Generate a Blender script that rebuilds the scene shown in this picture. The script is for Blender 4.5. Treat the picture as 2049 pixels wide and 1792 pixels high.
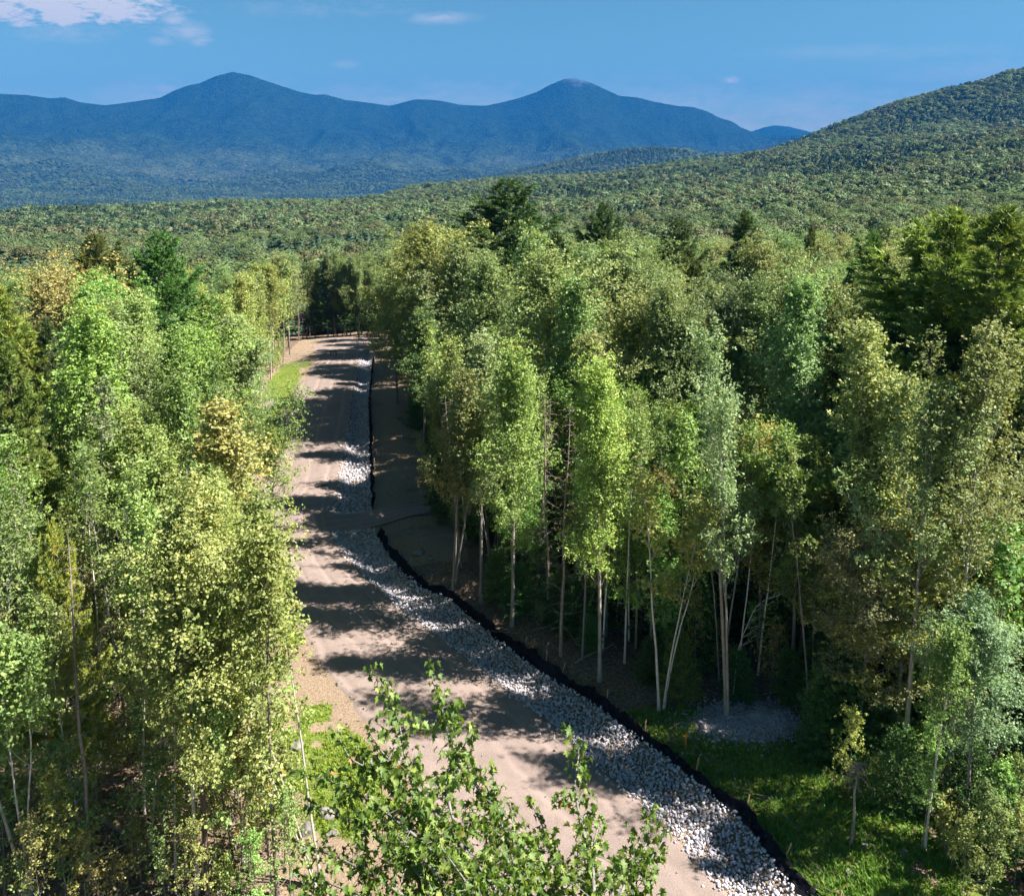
import bpy, math, random
import numpy as np
from mathutils import Vector, Matrix, noise as mnoise

D = bpy.data
SC = bpy.context.scene
COL = SC.collection
for _o in list(D.objects):
    D.objects.remove(_o)

# ------------------------------------------------------------------ camera
CAMZ = 25.0
PITCH = math.radians(8.7)
FOC = 1774.0            # focal length for a frame 2049 wide
cam_d = D.cameras.new('camera')
cam = D.objects.new('camera', cam_d)
COL.objects.link(cam)
cam.location = (0, 0, CAMZ)
cam.rotation_euler = (math.radians(90) - PITCH, 0, 0)
cam_d.sensor_width = 36.0
cam_d.lens = FOC / 2049 * 36.0
cam_d.shift_y = -(896 - 600) / 2049
cam_d.clip_start = 0.3
cam_d.clip_end = 60000
SC.camera = cam

# ------------------------------------------------------------------ light
SUN_EL = math.radians(50)
SUN_AZ = math.radians(97)       # clockwise from +Y (the view direction)
world = D.worlds.new('World')
SC.world = world
world.use_nodes = True
SUN_STRENGTH = 4.1
SKY_STRENGTH = 0.06
sd = D.lights.new('sun', 'SUN')
sun = D.objects.new('sun', sd)
COL.objects.link(sun)
sd.energy = SUN_STRENGTH
sd.angle = math.radians(0.5)
sd.color = (1.0, 0.93, 0.83)
sv = Vector((math.sin(SUN_AZ) * math.cos(SUN_EL), math.cos(SUN_AZ) * math.cos(SUN_EL), math.sin(SUN_EL)))
sun.rotation_euler = sv.to_track_quat('Z', 'Y').to_euler()

SC.view_settings.view_transform = 'Standard'
SC.view_settings.look = 'None'
SC.view_settings.gamma = 1.0
SC.view_settings.use_curve_mapping = False
SC.view_settings.exposure = 2.12
SC.render.engine = 'CYCLES'
cy = SC.cycles
cy.max_bounces = 7
cy.diffuse_bounces = 6
cy.glossy_bounces = 1
cy.transmission_bounces = 2
cy.transparent_max_bounces = 4
cy.volume_bounces = 0
cy.caustics_reflective = False
cy.caustics_refractive = False
cy.use_denoising = True
cy.use_adaptive_sampling = True
cy.adaptive_threshold = 0.03
SC.render.use_persistent_data = False

HAZE_DENSITY = 0.85e-4
HAZE_COLOR = (0.012, 0.175, 0.56)

# ------------------------------------------------------------------ pixel helpers (frame 2049 x 1792)
CP, SP = math.cos(PITCH), math.sin(PITCH)


def ray(x, y):
    a = (x - 1024.5) / FOC
    b = -(y - 600) / FOC
    return np.array([a, CP + b * SP, -SP + b * CP])


def elev_tan(x, y):
    """tangent of the elevation angle above the horizontal of a direction."""
    r = ray(x, y)
    return r[2] / math.hypot(r[0], r[1])


def azim(x, y=500):
    r = ray(x, y)
    return math.atan2(r[0], r[1])


# ------------------------------------------------------------------ numpy noise
def _hash(ix, iy, seed):
    h = (ix.astype(np.int64) * 374761393 + iy.astype(np.int64) * 668265263 + seed * 1442695041) & 0x7fffffff
    h = ((h ^ (h >> 13)) * 1274126177) & 0x7fffffff
    return ((h ^ (h >> 16)) & 0xffff) / 65535.0


def vnoise(x, y, seed=0):
    x = np.asarray(x, float); y = np.asarray(y, float)
    ix = np.floor(x); iy = np.floor(y)
    fx = x - ix; fy = y - iy
    ux = fx * fx * fx * (fx * (fx * 6 - 15) + 10); uy = fy * fy * fy * (fy * (fy * 6 - 15) + 10)
    a = _hash(ix, iy, seed); b = _hash(ix + 1, iy, seed)
    c = _hash(ix, iy + 1, seed); d = _hash(ix + 1, iy + 1, seed)
    return (a + (b - a) * ux) * (1 - uy) + (c + (d - c) * ux) * uy


def fbm(x, y, seed=0, octaves=4):
    s = 0; amp = 0.5; t = 0
    for i in range(octaves):
        s = s + amp * vnoise(x, y, seed + i * 17); t += amp
        x = x * 2.03 + 11.3; y = y * 2.03 - 7.1; amp *= 0.5
    return s / t


def ridged(x, y, seed=0, octaves=4):
    s = 0; amp = 0.5; t = 0
    for i in range(octaves):
        n = 1 - np.abs(2 * vnoise(x, y, seed + i * 31) - 1)
        s = s + amp * n * n; t += amp
        x = x * 2.1 + 3.7; y = y * 2.1 + 9.2; amp *= 0.5
    return s / t


def sstep(a, b, x):
    t = np.clip((np.asarray(x, float) - a) / (b - a), 0, 1)
    return t * t * (3 - 2 * t)


# ------------------------------------------------------------------ terrain
TREE_H = 14.0
COLX = np.array([-700, 0, 400, 650, 900, 1200, 1400, 1620, 1800, 2049, 2700], float)
RN = np.array([0, 70, 140, 200, 300, 500, 800, 1200, 1700, 2300, 3200, 4200], float)
# canopy level in the picture (y) per range column; None -> ground height given directly
_TAB = {   # r:      200  300  500  800  1200 1700 2300 | 3200 4200 as heights
    -700: [(0, 0, -5), 565, 520, 485, 455, 'h-95', 'h-130', 'h-140', 'h-145', 'h-150'],
    0:    [(0, 0, -4), 548, 510, 472, 443, 427, 'h-105', 'h-130', 'h-145', 'h-150'],
    400:  [(0, 0, -3.5), 540, 500, 462, 428, 410, 'h-98', 'h-130', 'h-145', 'h-150'],
    650:  [(0, 0, -2.6), 530, 488, 450, 415, 398, 'h-88', 'h-125', 'h-145', 'h-150'],
    900:  [(0, 0, -2), 512, 470, 430, 398, 379, 368, 'h-115', 'h-140', 'h-150'],
    1200: [(0, 0, -1.5), 495, 456, 418, 388, 364, 347, 'h-95', 'h-135', 'h-150'],
    1400: [(0, 0, -1), 488, 450, 410, 374, 347, 322, 'h-70', 'h-120', 'h-150'],
    1620: [(0, 0.2, 0), 478, 442, 402, 358, 318, 287, 262, 'h0', 'h-60'],
    1800: [(0, 0.5, 1), 470, 434, 392, 340, 295, 258, 198, 'h60', 'h0'],
    2049: [(0, 1, 2), 462, 426, 380, 322, 262, 268, 138, 'h150', 'h60'],
    2700: [(0, 2, 4), 455, 415, 360, 290, 225, 160, 90, 'h300', 'h150'],
}
_Z = np.zeros((len(COLX), len(RN)))
_AZ = np.array([azim(c) for c in COLX])
for i, c in enumerate(COLX):
    row = _TAB[int(c)]
    _Z[i, 0:3] = row[0]
    for j, v in enumerate(row[1:]):
        r = RN[3 + j]
        if isinstance(v, str):
            _Z[i, 3 + j] = float(v[1:])
        else:
            _Z[i, 3 + j] = CAMZ + r * elev_tan(c, v) - TREE_H


def _hermite(xn, M, x):
    """monotone-ish cubic interpolation of rows of M (n, k) at xn for values x -> (len(x), k)"""
    n = len(xn)
    sl = np.gradient(M, xn, axis=0) * 0.7
    k = np.clip(np.searchsorted(xn, x) - 1, 0, n - 2)
    h = xn[k + 1] - xn[k]
    t = np.clip((x - xn[k]) / h, 0, 1)
    t2 = t * t; t3 = t2 * t
    sh = (slice(None),) + (None,) * (M.ndim - 1)
    return ((2 * t3 - 3 * t2 + 1)[sh] * M[k] + (t3 - 2 * t2 + t)[sh] * h[sh] * sl[k]
            + (-2 * t3 + 3 * t2)[sh] * M[k + 1] + (t3 - t2)[sh] * h[sh] * sl[k + 1])


_AF = np.linspace(_AZ[0], _AZ[-1], 160)
_RL = np.log(RN + 40.0)
_ZF = _hermite(_AZ, _Z, _AF)                       # (160, nR)
_RF = np.linspace(_RL[0], _RL[-1], 320)
_ZG = _hermite(_RL, _ZF.T.copy(), _RF).T           # (160, 320)


def base_T(x, y):
    x = np.asarray(x, float); y = np.asarray(y, float)
    r = np.hypot(x, y)
    a = np.arctan2(x, np.maximum(y, 1e-3))
    u = np.clip((a - _AF[0]) / (_AF[-1] - _AF[0]) * (len(_AF) - 1), 0, len(_AF) - 1.001)
    v = np.clip((np.log(r + 40) - _RF[0]) / (_RF[-1] - _RF[0]) * (len(_RF) - 1), 0, len(_RF) - 1.001)
    i = u.astype(int); j = v.astype(int); fu = u - i; fv = v - j
    z = ((_ZG[i, j] * (1 - fu) + _ZG[i + 1, j] * fu) * (1 - fv)
         + (_ZG[i, j + 1] * (1 - fu) + _ZG[i + 1, j + 1] * fu) * fv)
    z = z * sstep(20, 70, r)
    far = sstep(300, 900, r)
    z = z + far * (fbm(x / 160, y / 160, 5) - 0.5) * 26 * sstep(300, 1400, r)
    return z


# road lines in world metres, each x as a function of y
ROADL = np.array([(8, 8), (3.4, 19), (-0.4, 27.2), (-2.2, 30.1), (-4.7, 33.6), (-8.1, 39), (-9.6, 41.2), (-13.4, 48), (-16.6, 56),
                  (-19.2, 65), (-21.4, 75.6), (-22.4, 80), (-23.8, 90.4), (-25.1, 101.4), (-26.6, 118), (-29.5, 128), (-31, 143)])
DITCHL = np.array([(19, 8), (11.5, 19), (7.4, 27.2), (6.4, 29.3), (5.2, 31.6), (3.7, 33.6), (2.3, 35.9), (0.6, 38.1), (-1.6, 41),
                   (-4.7, 44.9), (-6.9, 47.7), (-10.2, 52.8), (-12.2, 57), (-12.9, 60.4), (-14.8, 75.6), (-17.2, 92.4), (-20.4, 116.7),
                   (-21, 126), (-22, 143)])
FENCE = np.array([(22.5, 8), (15.2, 19), (10.1, 27.2), (9.1, 30.5), (7.9, 32.7), (6, 35.4), (3.7, 38.5), (1.4, 41), (-0.4, 43.4),
                  (-1.8, 45.4), (-3.4, 48), (-5.2, 49.5), (-7, 52.1), (-9.1, 57), (-10.1, 61.3), (-11.8, 71.6), (-15.3, 92.4), (-18.9, 118.4),
                  (-19.4, 126), (-20, 143)])


def lx(line, y):
    return np.interp(y, line[:, 1], line[:, 0])


def G(x, y):
    """ground height"""
    x = np.asarray(x, float); y = np.asarray(y, float)
    z = base_T(x, y)
    l = lx(ROADL, y); d = lx(DITCHL, y); f = lx(FENCE, y)
    off = np.maximum(np.maximum(l - x, x - f), 0)
    off = np.where((y > 145) | (y < 5), 10, off)
    rough = sstep(0.3, 4, off)
    z = z + rough * ((fbm(x / 7, y / 7, 3) - 0.5) * 0.9 + (fbm(x / 1.3, y / 1.3, 8, 3) - 0.5) * 0.22)
    s = (x - d) / np.maximum(f - d, 0.3)
    gap = np.clip(1 - sstep(1.2, 2.8, np.abs(y - 59.3 - 0.25 * (x + 11))), 0, 1)
    inside = (s > 0) & (s < 1) & (y < 123)
    z = z - np.where(inside, 0.42 * np.sin(np.pi * np.clip(s, 0, 1)) ** 0.8, 0) * (1 - gap)
    z = z + 0.35 * sstep(0, 3, x - f) * sstep(0, 5, 90 - y) * (y > 12)
    return z


def at(px, py, zoff=0.0):
    """pixel -> point on the ground"""
    d = ray(px, py)
    z = 0.0
    for _ in range(12):
        t = (z - CAMZ) / d[2]
        z = float(G(d[0] * t, d[1] * t))
    return np.array([d[0] * t, d[1] * t, z + zoff])


def W(px, py, dist):
    """pixel and forward distance -> point in the air"""
    d = ray(px, py)
    return d * (dist / d[1]) + np.array([0, 0, CAMZ])


# ------------------------------------------------------------------ mesh helpers
def mk(name, V, F, mat=None, attr=None, smooth=False, uvs=None):
    """numpy mesh: V (n,3); F (m,3) or (m,4) or a list of such arrays"""
    Fs = F if isinstance(F, list) else [F]
    Fs = [np.asarray(f, np.int32) for f in Fs if len(f)]
    me = D.meshes.new(name)
    V = np.asarray(V, np.float32)
    me.vertices.add(len(V)); me.vertices.foreach_set('co', V.ravel())
    loops = np.concatenate([f.ravel() for f in Fs])
    sizes = np.concatenate([np.full(len(f), f.shape[1], np.int32) for f in Fs])
    starts = np.concatenate([[0], np.cumsum(sizes)[:-1]]).astype(np.int32)
    me.loops.add(len(loops)); me.loops.foreach_set('vertex_index', loops)
    me.polygons.add(len(sizes)); me.polygons.foreach_set('loop_start', starts)
    me.polygons.foreach_set('loop_total', sizes)
    if smooth:
        me.polygons.foreach_set('use_smooth', np.ones(len(sizes), bool))
    if attr:
        for k, a in attr.items():
            at_ = me.attributes.new(k, 'FLOAT', 'POINT')
            at_.data.foreach_set('value', np.asarray(a, np.float32))
    me.update(calc_edges=True)
    if mat:
        me.materials.append(mat)
    return me


def ob(name, me, parent=None, loc=None, **props):
    o = D.objects.new(name, me)
    COL.objects.link(o)
    if parent is not None:
        o.parent = parent
    if loc is not None:
        o.location = loc
    for k, v in props.items():
        o[k] = v
    return o


def tubes(lines, sides=5):
    """lines: list of (pts (k,3), radii (k,)) -> V, F(quads)"""
    Vs, Fs, n = [], [], 0
    ang = np.arange(sides) * 2 * np.pi / sides
    ca, sa = np.cos(ang), np.sin(ang)
    for P, R in lines:
        P = np.asarray(P, float); k = len(P)
        T = np.gradient(P, axis=0)
        T /= np.linalg.norm(T, axis=1)[:, None] + 1e-9
        ref = np.where(np.abs(T[:, 2:3]) > 0.9, np.array([[1.0, 0, 0]]), np.array([[0, 0, 1.0]]))
        if abs(T[0, 2]) > 0.9:
            ref = np.tile([[1.0, 0, 0]], (k, 1))
        A = np.cross(T, ref); A /= np.linalg.norm(A, axis=1)[:, None] + 1e-9
        B = np.cross(T, A)
        ring = P[:, None, :] + np.asarray(R)[:, None, None] * (A[:, None, :] * ca[None, :, None] + B[:, None, :] * sa[None, :, None])
        Vs.append(ring.reshape(-1, 3))
        i = np.arange(k - 1)[:, None] * sides; j = np.arange(sides)[None, :]; jn = (j + 1) % sides
        Fs.append((n + np.stack([i + j, i + jn, i + sides + jn, i + sides + j], -1)).reshape(-1, 4))
        n += k * sides
    return np.concatenate(Vs), np.concatenate(Fs)


def nrm(v):
    return v / (np.linalg.norm(v, axis=-1, keepdims=True) + 1e-9)


def leaf_cards(C, N, size, rng, tone=None, aspect=0.75, droop=0.0):
    """kite-shaped leaves with a folded midrib at centres C, normals N"""
    n = len(C)
    rnd = rng.normal(size=(n, 3))
    if droop:
        rnd[:, 2] -= droop
    X = nrm(np.cross(N, rnd)); X = nrm(X - (X * N).sum(1)[:, None] * N)
    if droop:
        dn = np.tile([[0, 0, -1.0]], (n, 1)); dn = dn - (dn * N).sum(1)[:, None] * N
        X = nrm(X * 0.6 + nrm(dn) * droop)
    Y = np.cross(N, X)
    s = (np.asarray(size) * (0.55 + 0.85 * rng.random(n)))[:, None]
    w = s * aspect * 0.5
    V = np.stack([C - X * s * 0.5, C + Y * w + N * s * 0.1 - X * s * 0.05, C + X * s * 0.55, C - Y * w + N * s * 0.1 - X * s * 0.05], 1).reshape(-1, 3)
    i = np.arange(n)[:, None] * 4
    F = i + np.array([[0, 3, 2, 1]])
    if tone is None:
        tone = rng.random(n)
    return V, F, np.repeat(tone, 4)


# ------------------------------------------------------------------ materials
def new_mat(name):
    m = D.materials.new(name); m.use_nodes = True
    nt = m.node_tree; nt.nodes.clear()
    out = nt.nodes.new('ShaderNodeOutputMaterial')
    return m, nt, out


def nd(nt, typ, **kw):
    n = nt.nodes.new(typ)
    for k, v in kw.items():
        setattr(n, k, v)
    return n


def ramp(nt, fac, stops):
    r = nt.nodes.new('ShaderNodeValToRGB')
    e = r.color_ramp.elements
    while len(e) < len(stops):
        e.new(0.5)
    for k, (p, c) in enumerate(stops):
        e[k].position = p; e[k].color = (*c, 1)
    if fac is not None:
        nt.links.new(fac, r.inputs[0])
    return r.outputs[0]


def mixc(nt, fac, a, b, mode='MIX'):
    m = nt.nodes.new('ShaderNodeMix'); m.data_type = 'RGBA'; m.blend_type = mode
    L = nt.links
    for sock, v in ((m.inputs[0], fac), (m.inputs[6], a), (m.inputs[7], b)):
        if isinstance(v, (int, float)):
            sock.default_value = v
        elif isinstance(v, tuple):
            sock.default_value = (*v, 1)
        else:
            L.new(v, sock)
    return m.outputs[2]


def mathn(nt, op, a, b=None, c=None, clamp=False):
    m = nt.nodes.new('ShaderNodeMath'); m.operation = op; m.use_clamp = clamp
    for i, v in enumerate((a, b, c)):
        if v is None:
            continue
        if isinstance(v, (int, float)):
            m.inputs[i].default_value = v
        else:
            nt.links.new(v, m.inputs[i])
    return m.outputs[0]


def noise_tex(nt, scale, detail=3, rough=0.55, vec=None, distortion=0.0):
    n = nt.nodes.new('ShaderNodeTexNoise')
    n.inputs['Scale'].default_value = scale; n.inputs['Detail'].default_value = detail
    n.inputs['Roughness'].default_value = rough; n.inputs['Distortion'].default_value = distortion
    if vec is not None:
        nt.links.new(vec, n.inputs['Vector'])
    return n.outputs['Fac']


def geo_pos(nt):
    return nt.nodes.new('ShaderNodeNewGeometry').outputs['Position']


def leaf_mat(name, lo, mid, hi, trans=0.35, tip=None, use_tint=True, gloss=0.02, spread=1.0):
    """foliage: colour by leaf tone, per-tree tint (object colour) and per-tree random"""
    m, nt, out = new_mat(name); L = nt.links
    a = nd(nt, 'ShaderNodeAttribute', attribute_name='tone')
    oi = nd(nt, 'ShaderNodeObjectInfo')
    stops = [(0.0, lo), (0.55, mid), (0.93, hi)]
    if tip:
        stops += [(0.97, tip)]
    c = ramp(nt, a.outputs['Fac'], stops)
    if use_tint:
        c = mixc(nt, 1.0, c, oi.outputs['Color'], 'MULTIPLY')
    hs = nd(nt, 'ShaderNodeHueSaturation')
    L.new(c, hs.inputs['Color'])
    hs.inputs['Saturation'].default_value = 1.0
    L.new(mathn(nt, 'MULTIPLY_ADD', oi.outputs['Random'], 0.036 * spread, 0.5 - 0.015 * spread), hs.inputs['Hue'])
    # a second independent random number from the first
    r2 = mathn(nt, 'FRACT', mathn(nt, 'MULTIPLY', oi.outputs['Random'], 7.31))
    L.new(mathn(nt, 'MULTIPLY_ADD', r2, 0.5 * spread, 1 - 0.25 * spread), hs.inputs['Value'])
    df = nd(nt, 'ShaderNodeBsdfDiffuse'); tr = nd(nt, 'ShaderNodeBsdfTranslucent')
    gl = nd(nt, 'ShaderNodeBsdfGlossy'); gl.inputs['Roughness'].default_value = 0.6
    gl.inputs['Color'].default_value = (0.9, 0.95, 1, 1)
    L.new(hs.outputs[0], df.inputs['Color'])
    tc = mixc(nt, 1.0, hs.outputs[0], (1.18, 1.12, 0.58), 'MULTIPLY')
    L.new(tc, tr.inputs['Color'])
    ms = nd(nt, 'ShaderNodeMixShader'); ms.inputs[0].default_value = trans
    L.new(df.outputs[0], ms.inputs[1]); L.new(tr.outputs[0], ms.inputs[2])
    mg = nd(nt, 'ShaderNodeMixShader'); mg.inputs[0].default_value = gloss
    L.new(ms.outputs[0], mg.inputs[1]); L.new(gl.outputs[0], mg.inputs[2])
    L.new(mg.outputs[0], out.inputs['Surface'])
    return m


def simple_mat(name, c1, c2, scale=5, rough=0.9, bump=0.3, bscale=None, coord='obj', stretch=None, dist=0.02, tint=False):
    m, nt, out = new_mat(name); L = nt.links
    tc = nd(nt, 'ShaderNodeTexCoord')
    v = tc.outputs['Object'] if coord == 'obj' else geo_pos(nt)
    if stretch:
        mp = nd(nt, 'ShaderNodeMapping'); mp.inputs['Scale'].default_value = stretch
        L.new(v, mp.inputs['Vector']); v = mp.outputs[0]
    f = noise_tex(nt, scale, 4, 0.6, v)
    c = ramp(nt, f, [(0.3, c1), (0.7, c2)])
    if tint:
        oi = nd(nt, 'ShaderNodeObjectInfo')
        c = mixc(nt, 1.0, c, oi.outputs['Color'], 'MULTIPLY')
    p = nd(nt, 'ShaderNodeBsdfPrincipled')
    p.inputs['Roughness'].default_value = rough
    p.inputs['Specular IOR Level'].default_value = 0.03 if 'geotextile' in name else 0.25
    L.new(c, p.inputs['Base Color'])
    if bump:
        b = nd(nt, 'ShaderNodeBump'); b.inputs['Strength'].default_value = bump; b.inputs['Distance'].default_value = dist
        L.new(noise_tex(nt, bscale or scale * 3, 3, 0.6, v), b.inputs['Height'])
        L.new(b.outputs[0], p.inputs['Normal'])
    L.new(p.outputs[0], out.inputs['Surface'])
    return m


M_LEAF = leaf_mat('maple_leaves', (0.125, 0.17, 0.06), (0.24, 0.30, 0.115), (0.38, 0.42, 0.18), tip=(0.24, 0.22, 0.04))
M_LEAF_SILVER = leaf_mat('aspen_leaves', (0.13, 0.19, 0.07), (0.26, 0.34, 0.14), (0.41, 0.47, 0.23), tip=(0.27, 0.22, 0.09), trans=0.35)
M_PINE = leaf_mat('pine_needles', (0.045, 0.082, 0.032), (0.09, 0.145, 0.05), (0.17, 0.215, 0.075), tip=(0.16, 0.14, 0.04), trans=0.2)
M_FIR = leaf_mat('fir_needles', (0.035, 0.08, 0.025), (0.06, 0.125, 0.035), (0.10, 0.18, 0.05), trans=0.15)
M_FAR = leaf_mat('distant_leaves', (0.055, 0.085, 0.032), (0.105, 0.15, 0.056), (0.165, 0.21, 0.085), trans=0.2, use_tint=False, spread=1.1)
M_FARC = leaf_mat('distant_needles', (0.032, 0.062, 0.03), (0.058, 0.10, 0.045), (0.09, 0.135, 0.06), trans=0.1, use_tint=False, spread=1.0)
M_FARB = leaf_mat('distant_russet_leaves', (0.06, 0.075, 0.03), (0.11, 0.12, 0.05), (0.17, 0.17, 0.08), trans=0.2, use_tint=False, spread=1.1)
M_BARK = simple_mat('grey_bark', (0.11, 0.103, 0.097), (0.27, 0.258, 0.245), 9, stretch=(1, 1, 0.18), bump=0.5, tint=True)
M_BIRCH = simple_mat('pale_bark', (0.40, 0.37, 0.33), (0.60, 0.57, 0.52), 5, stretch=(0.6, 0.6, 1.2), bump=0.3, tint=True)
M_DARKBARK = simple_mat('brown_bark', (0.05, 0.038, 0.03), (0.15, 0.115, 0.09), 9, stretch=(1, 1, 0.2), bump=0.5)
M_TWIG = simple_mat('dead_twigs', (0.16, 0.13, 0.105), (0.34, 0.29, 0.25), 6, bump=0.2)


def road_material():
    m, nt, out = new_mat('crushed_stone_surface'); L = nt.links
    v = geo_pos(nt)
    big = noise_tex(nt, 0.12, 3, 0.6, v, 0.4)
    mid = noise_tex(nt, 1.1, 4, 0.65, v)
    fine = noise_tex(nt, 26, 3, 0.75, v)
    c = ramp(nt, big, [(0.3, (0.165, 0.123, 0.112)), (0.7, (0.225, 0.17, 0.152))])
    c = mixc(nt, ramp(nt, mid, [(0.4, (0, 0, 0)), (0.62, (0.75, 0.75, 0.75))]), c, (0.14, 0.105, 0.09))
    c = mixc(nt, ramp(nt, fine, [(0.35, (0, 0, 0)), (0.75, (0.55, 0.55, 0.55))]), c, (0.40, 0.34, 0.31))
    dk = ramp(nt, noise_tex(nt, 19, 2, 0.7, v), [(0.28, (0.5, 0.5, 0.5)), (0.42, (0, 0, 0))])
    c = mixc(nt, dk, c, (0.13, 0.10, 0.085))
    # wheel tracks, faint, running along the road (attribute across = 0..1)
    a = nd(nt, 'ShaderNodeAttribute', attribute_name='across')
    w = mathn(nt, 'ADD', a.outputs['Fac'], mathn(nt, 'MULTIPLY', mathn(nt, 'SUBTRACT', big, 0.5), 0.12))
    tr = mathn(nt, 'SINE', mathn(nt, 'MULTIPLY', w, 25.0))
    tr = mathn(nt, 'MULTIPLY', mathn(nt, 'POWER', mathn(nt, 'MAXIMUM', tr, 0.0), 4.0), mathn(nt, 'MULTIPLY', mid, 1.4))
    c = mixc(nt, tr, c, (0.27, 0.21, 0.19))
    p = nd(nt, 'ShaderNodeBsdfPrincipled'); p.inputs['Roughness'].default_value = 0.95
    p.inputs['Specular IOR Level'].default_value = 0.15
    L.new(c, p.inputs['Base Color'])
    b = nd(nt, 'ShaderNodeBump'); b.inputs['Strength'].default_value = 0.6; b.inputs['Distance'].default_value = 0.03
    L.new(mathn(nt, 'ADD', fine, mathn(nt, 'MULTIPLY', mid, 2.0)), b.inputs['Height']); L.new(b.outputs[0], p.inputs['Normal'])
    L.new(p.outputs[0], out.inputs['Surface'])
    return m


def ground_material():
    m, nt, out = new_mat('forest_floor'); L = nt.links
    v = geo_pos(nt)
    n1 = noise_tex(nt, 0.6, 4, 0.6, v)
    n2 = noise_tex(nt, 7, 4, 0.75, v)
    n3 = noise_tex(nt, 30, 2, 0.7, v)
    litter = ramp(nt, n2, [(0.3, (0.07, 0.048, 0.032)), (0.5, (0.18, 0.125, 0.085)), (0.72, (0.34, 0.25, 0.19))])
    litter = mixc(nt, ramp(nt, n1, [(0.5, (0, 0, 0)), (0.7, (0.55, 0.55, 0.55))]), litter, (0.05, 0.075, 0.018))
    soil = ramp(nt, n2, [(0.3, (0.20, 0.145, 0.10)), (0.7, (0.36, 0.275, 0.20))])
    soil = mixc(nt, ramp(nt, n3, [(0.3, (0.45, 0.45, 0.45)), (0.5, (0, 0, 0))]), soil, (0.12, 0.085, 0.05))
    grass = ramp(nt, n2, [(0.3, (0.08, 0.12, 0.02)), (0.7, (0.20, 0.25, 0.05))])
    grav = ramp(nt, n3, [(0.3, (0.18, 0.17, 0.175)), (0.7, (0.48, 0.45, 0.45))])
    soilA = nd(nt, 'ShaderNodeAttribute', attribute_name='soil')
    grassA = nd(nt, 'ShaderNodeAttribute', attribute_name='grassy')
    gravA = nd(nt, 'ShaderNodeAttribute', attribute_name='gravelly')

    def edge(a):
        return mathn(nt, 'MULTIPLY_ADD', mathn(nt, 'SUBTRACT', a.outputs['Fac'], mathn(nt, 'MULTIPLY', mathn(nt, 'ADD', n1, n2), 0.5)), 5.0, 0.5, clamp=True)
    c = mixc(nt, edge(soilA), litter, soil)
    c = mixc(nt, edge(grassA), c, grass)
    c = mixc(nt, edge(gravA), c, grav)
    p = nd(nt, 'ShaderNodeBsdfPrincipled'); p.inputs['Roughness'].default_value = 0.95
    p.inputs['Specular IOR Level'].default_value = 0.15
    L.new(c, p.inputs['Base Color'])
    b = nd(nt, 'ShaderNodeBump'); b.inputs['Strength'].default_value = 0.8; b.inputs['Distance'].default_value = 0.08
    L.new(mathn(nt, 'ADD', n2, n3), b.inputs['Height']); L.new(b.outputs[0], p.inputs['Normal'])
    L.new(p.outputs[0], out.inputs['Surface'])
    return m


def far_forest_material(name, scale, c1, c2, c3, bump=1.0, bdist=6.0, rock=None):
    m, nt, out = new_mat(name); L = nt.links
    v = geo_pos(nt)
    vo = nd(nt, 'ShaderNodeTexVoronoi'); vo.inputs['Scale'].default_value = scale
    L.new(v, vo.inputs['Vector'])
    big = noise_tex(nt, scale * 0.04, 5, 0.6, v)
    mid = noise_tex(nt, scale * 0.35, 4, 0.7, v)
    f = mathn(nt, 'ADD', mathn(nt, 'MULTIPLY', big, 0.5), mathn(nt, 'MULTIPLY', mid, 0.5))
    if rock:   # darker with altitude: low-lying haze put into the colour, along with darker summit conifers
        s0 = nd(nt, 'ShaderNodeSeparateXYZ'); L.new(v, s0.inputs[0])
        alt = mathn(nt, 'MULTIPLY_ADD', s0.outputs[2], 1.0 / 420, 0.12, clamp=True)
        f = mathn(nt, 'ADD', f, mathn(nt, 'MULTIPLY_ADD', alt, -0.34, 0.10))
    c = ramp(nt, f, [(0.36, c1), (0.5, c2), (0.64, c3)])
    sep = nd(nt, 'ShaderNodeSeparateColor'); L.new(vo.outputs['Color'], sep.inputs[0])
    hs = nd(nt, 'ShaderNodeHueSaturation'); L.new(c, hs.inputs['Color'])
    L.new(mathn(nt, 'MULTIPLY_ADD', sep.outputs[0], 1.0, 0.5), hs.inputs['Value'])
    c = hs.outputs[0]
    if rock:
        (rx, ry, rz0, rz1) = rock
        sp = nd(nt, 'ShaderNodeSeparateXYZ'); L.new(v, sp.inputs[0])
        k = mathn(nt, 'MULTIPLY_ADD', mathn(nt, 'SUBTRACT', sp.outputs[2], rz0), 1.0 / (rz1 - rz0), 0.0, clamp=True)
        dx = mathn(nt, 'SUBTRACT', 1.0, mathn(nt, 'DIVIDE', mathn(nt, 'ABSOLUTE', mathn(nt, 'SUBTRACT', sp.outputs[0], rx)), ry), clamp=True)
        k = mathn(nt, 'MULTIPLY', k, dx)
        k = mathn(nt, 'MULTIPLY_ADD', mathn(nt, 'SUBTRACT', mathn(nt, 'ADD', k, noise_tex(nt, 0.009, 5, 0.75, v)), 0.82), 5, 0, clamp=True)
        c = mixc(nt, k, c, (0.07, 0.085, 0.10))
    p = nd(nt, 'ShaderNodeBsdfDiffuse')
    L.new(c, p.inputs['Color'])
    b = nd(nt, 'ShaderNodeBump'); b.inputs['Strength'].default_value = bump; b.inputs['Distance'].default_value = bdist
    h = mathn(nt, 'ADD', mathn(nt, 'MULTIPLY', vo.outputs['Distance'], -1.0), mathn(nt, 'MULTIPLY', mid, 1.5))
    L.new(h, b.inputs['Height']); L.new(b.outputs[0], p.inputs['Normal'])
    L.new(p.outputs[0], out.inputs['Surface'])
    return m


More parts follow.
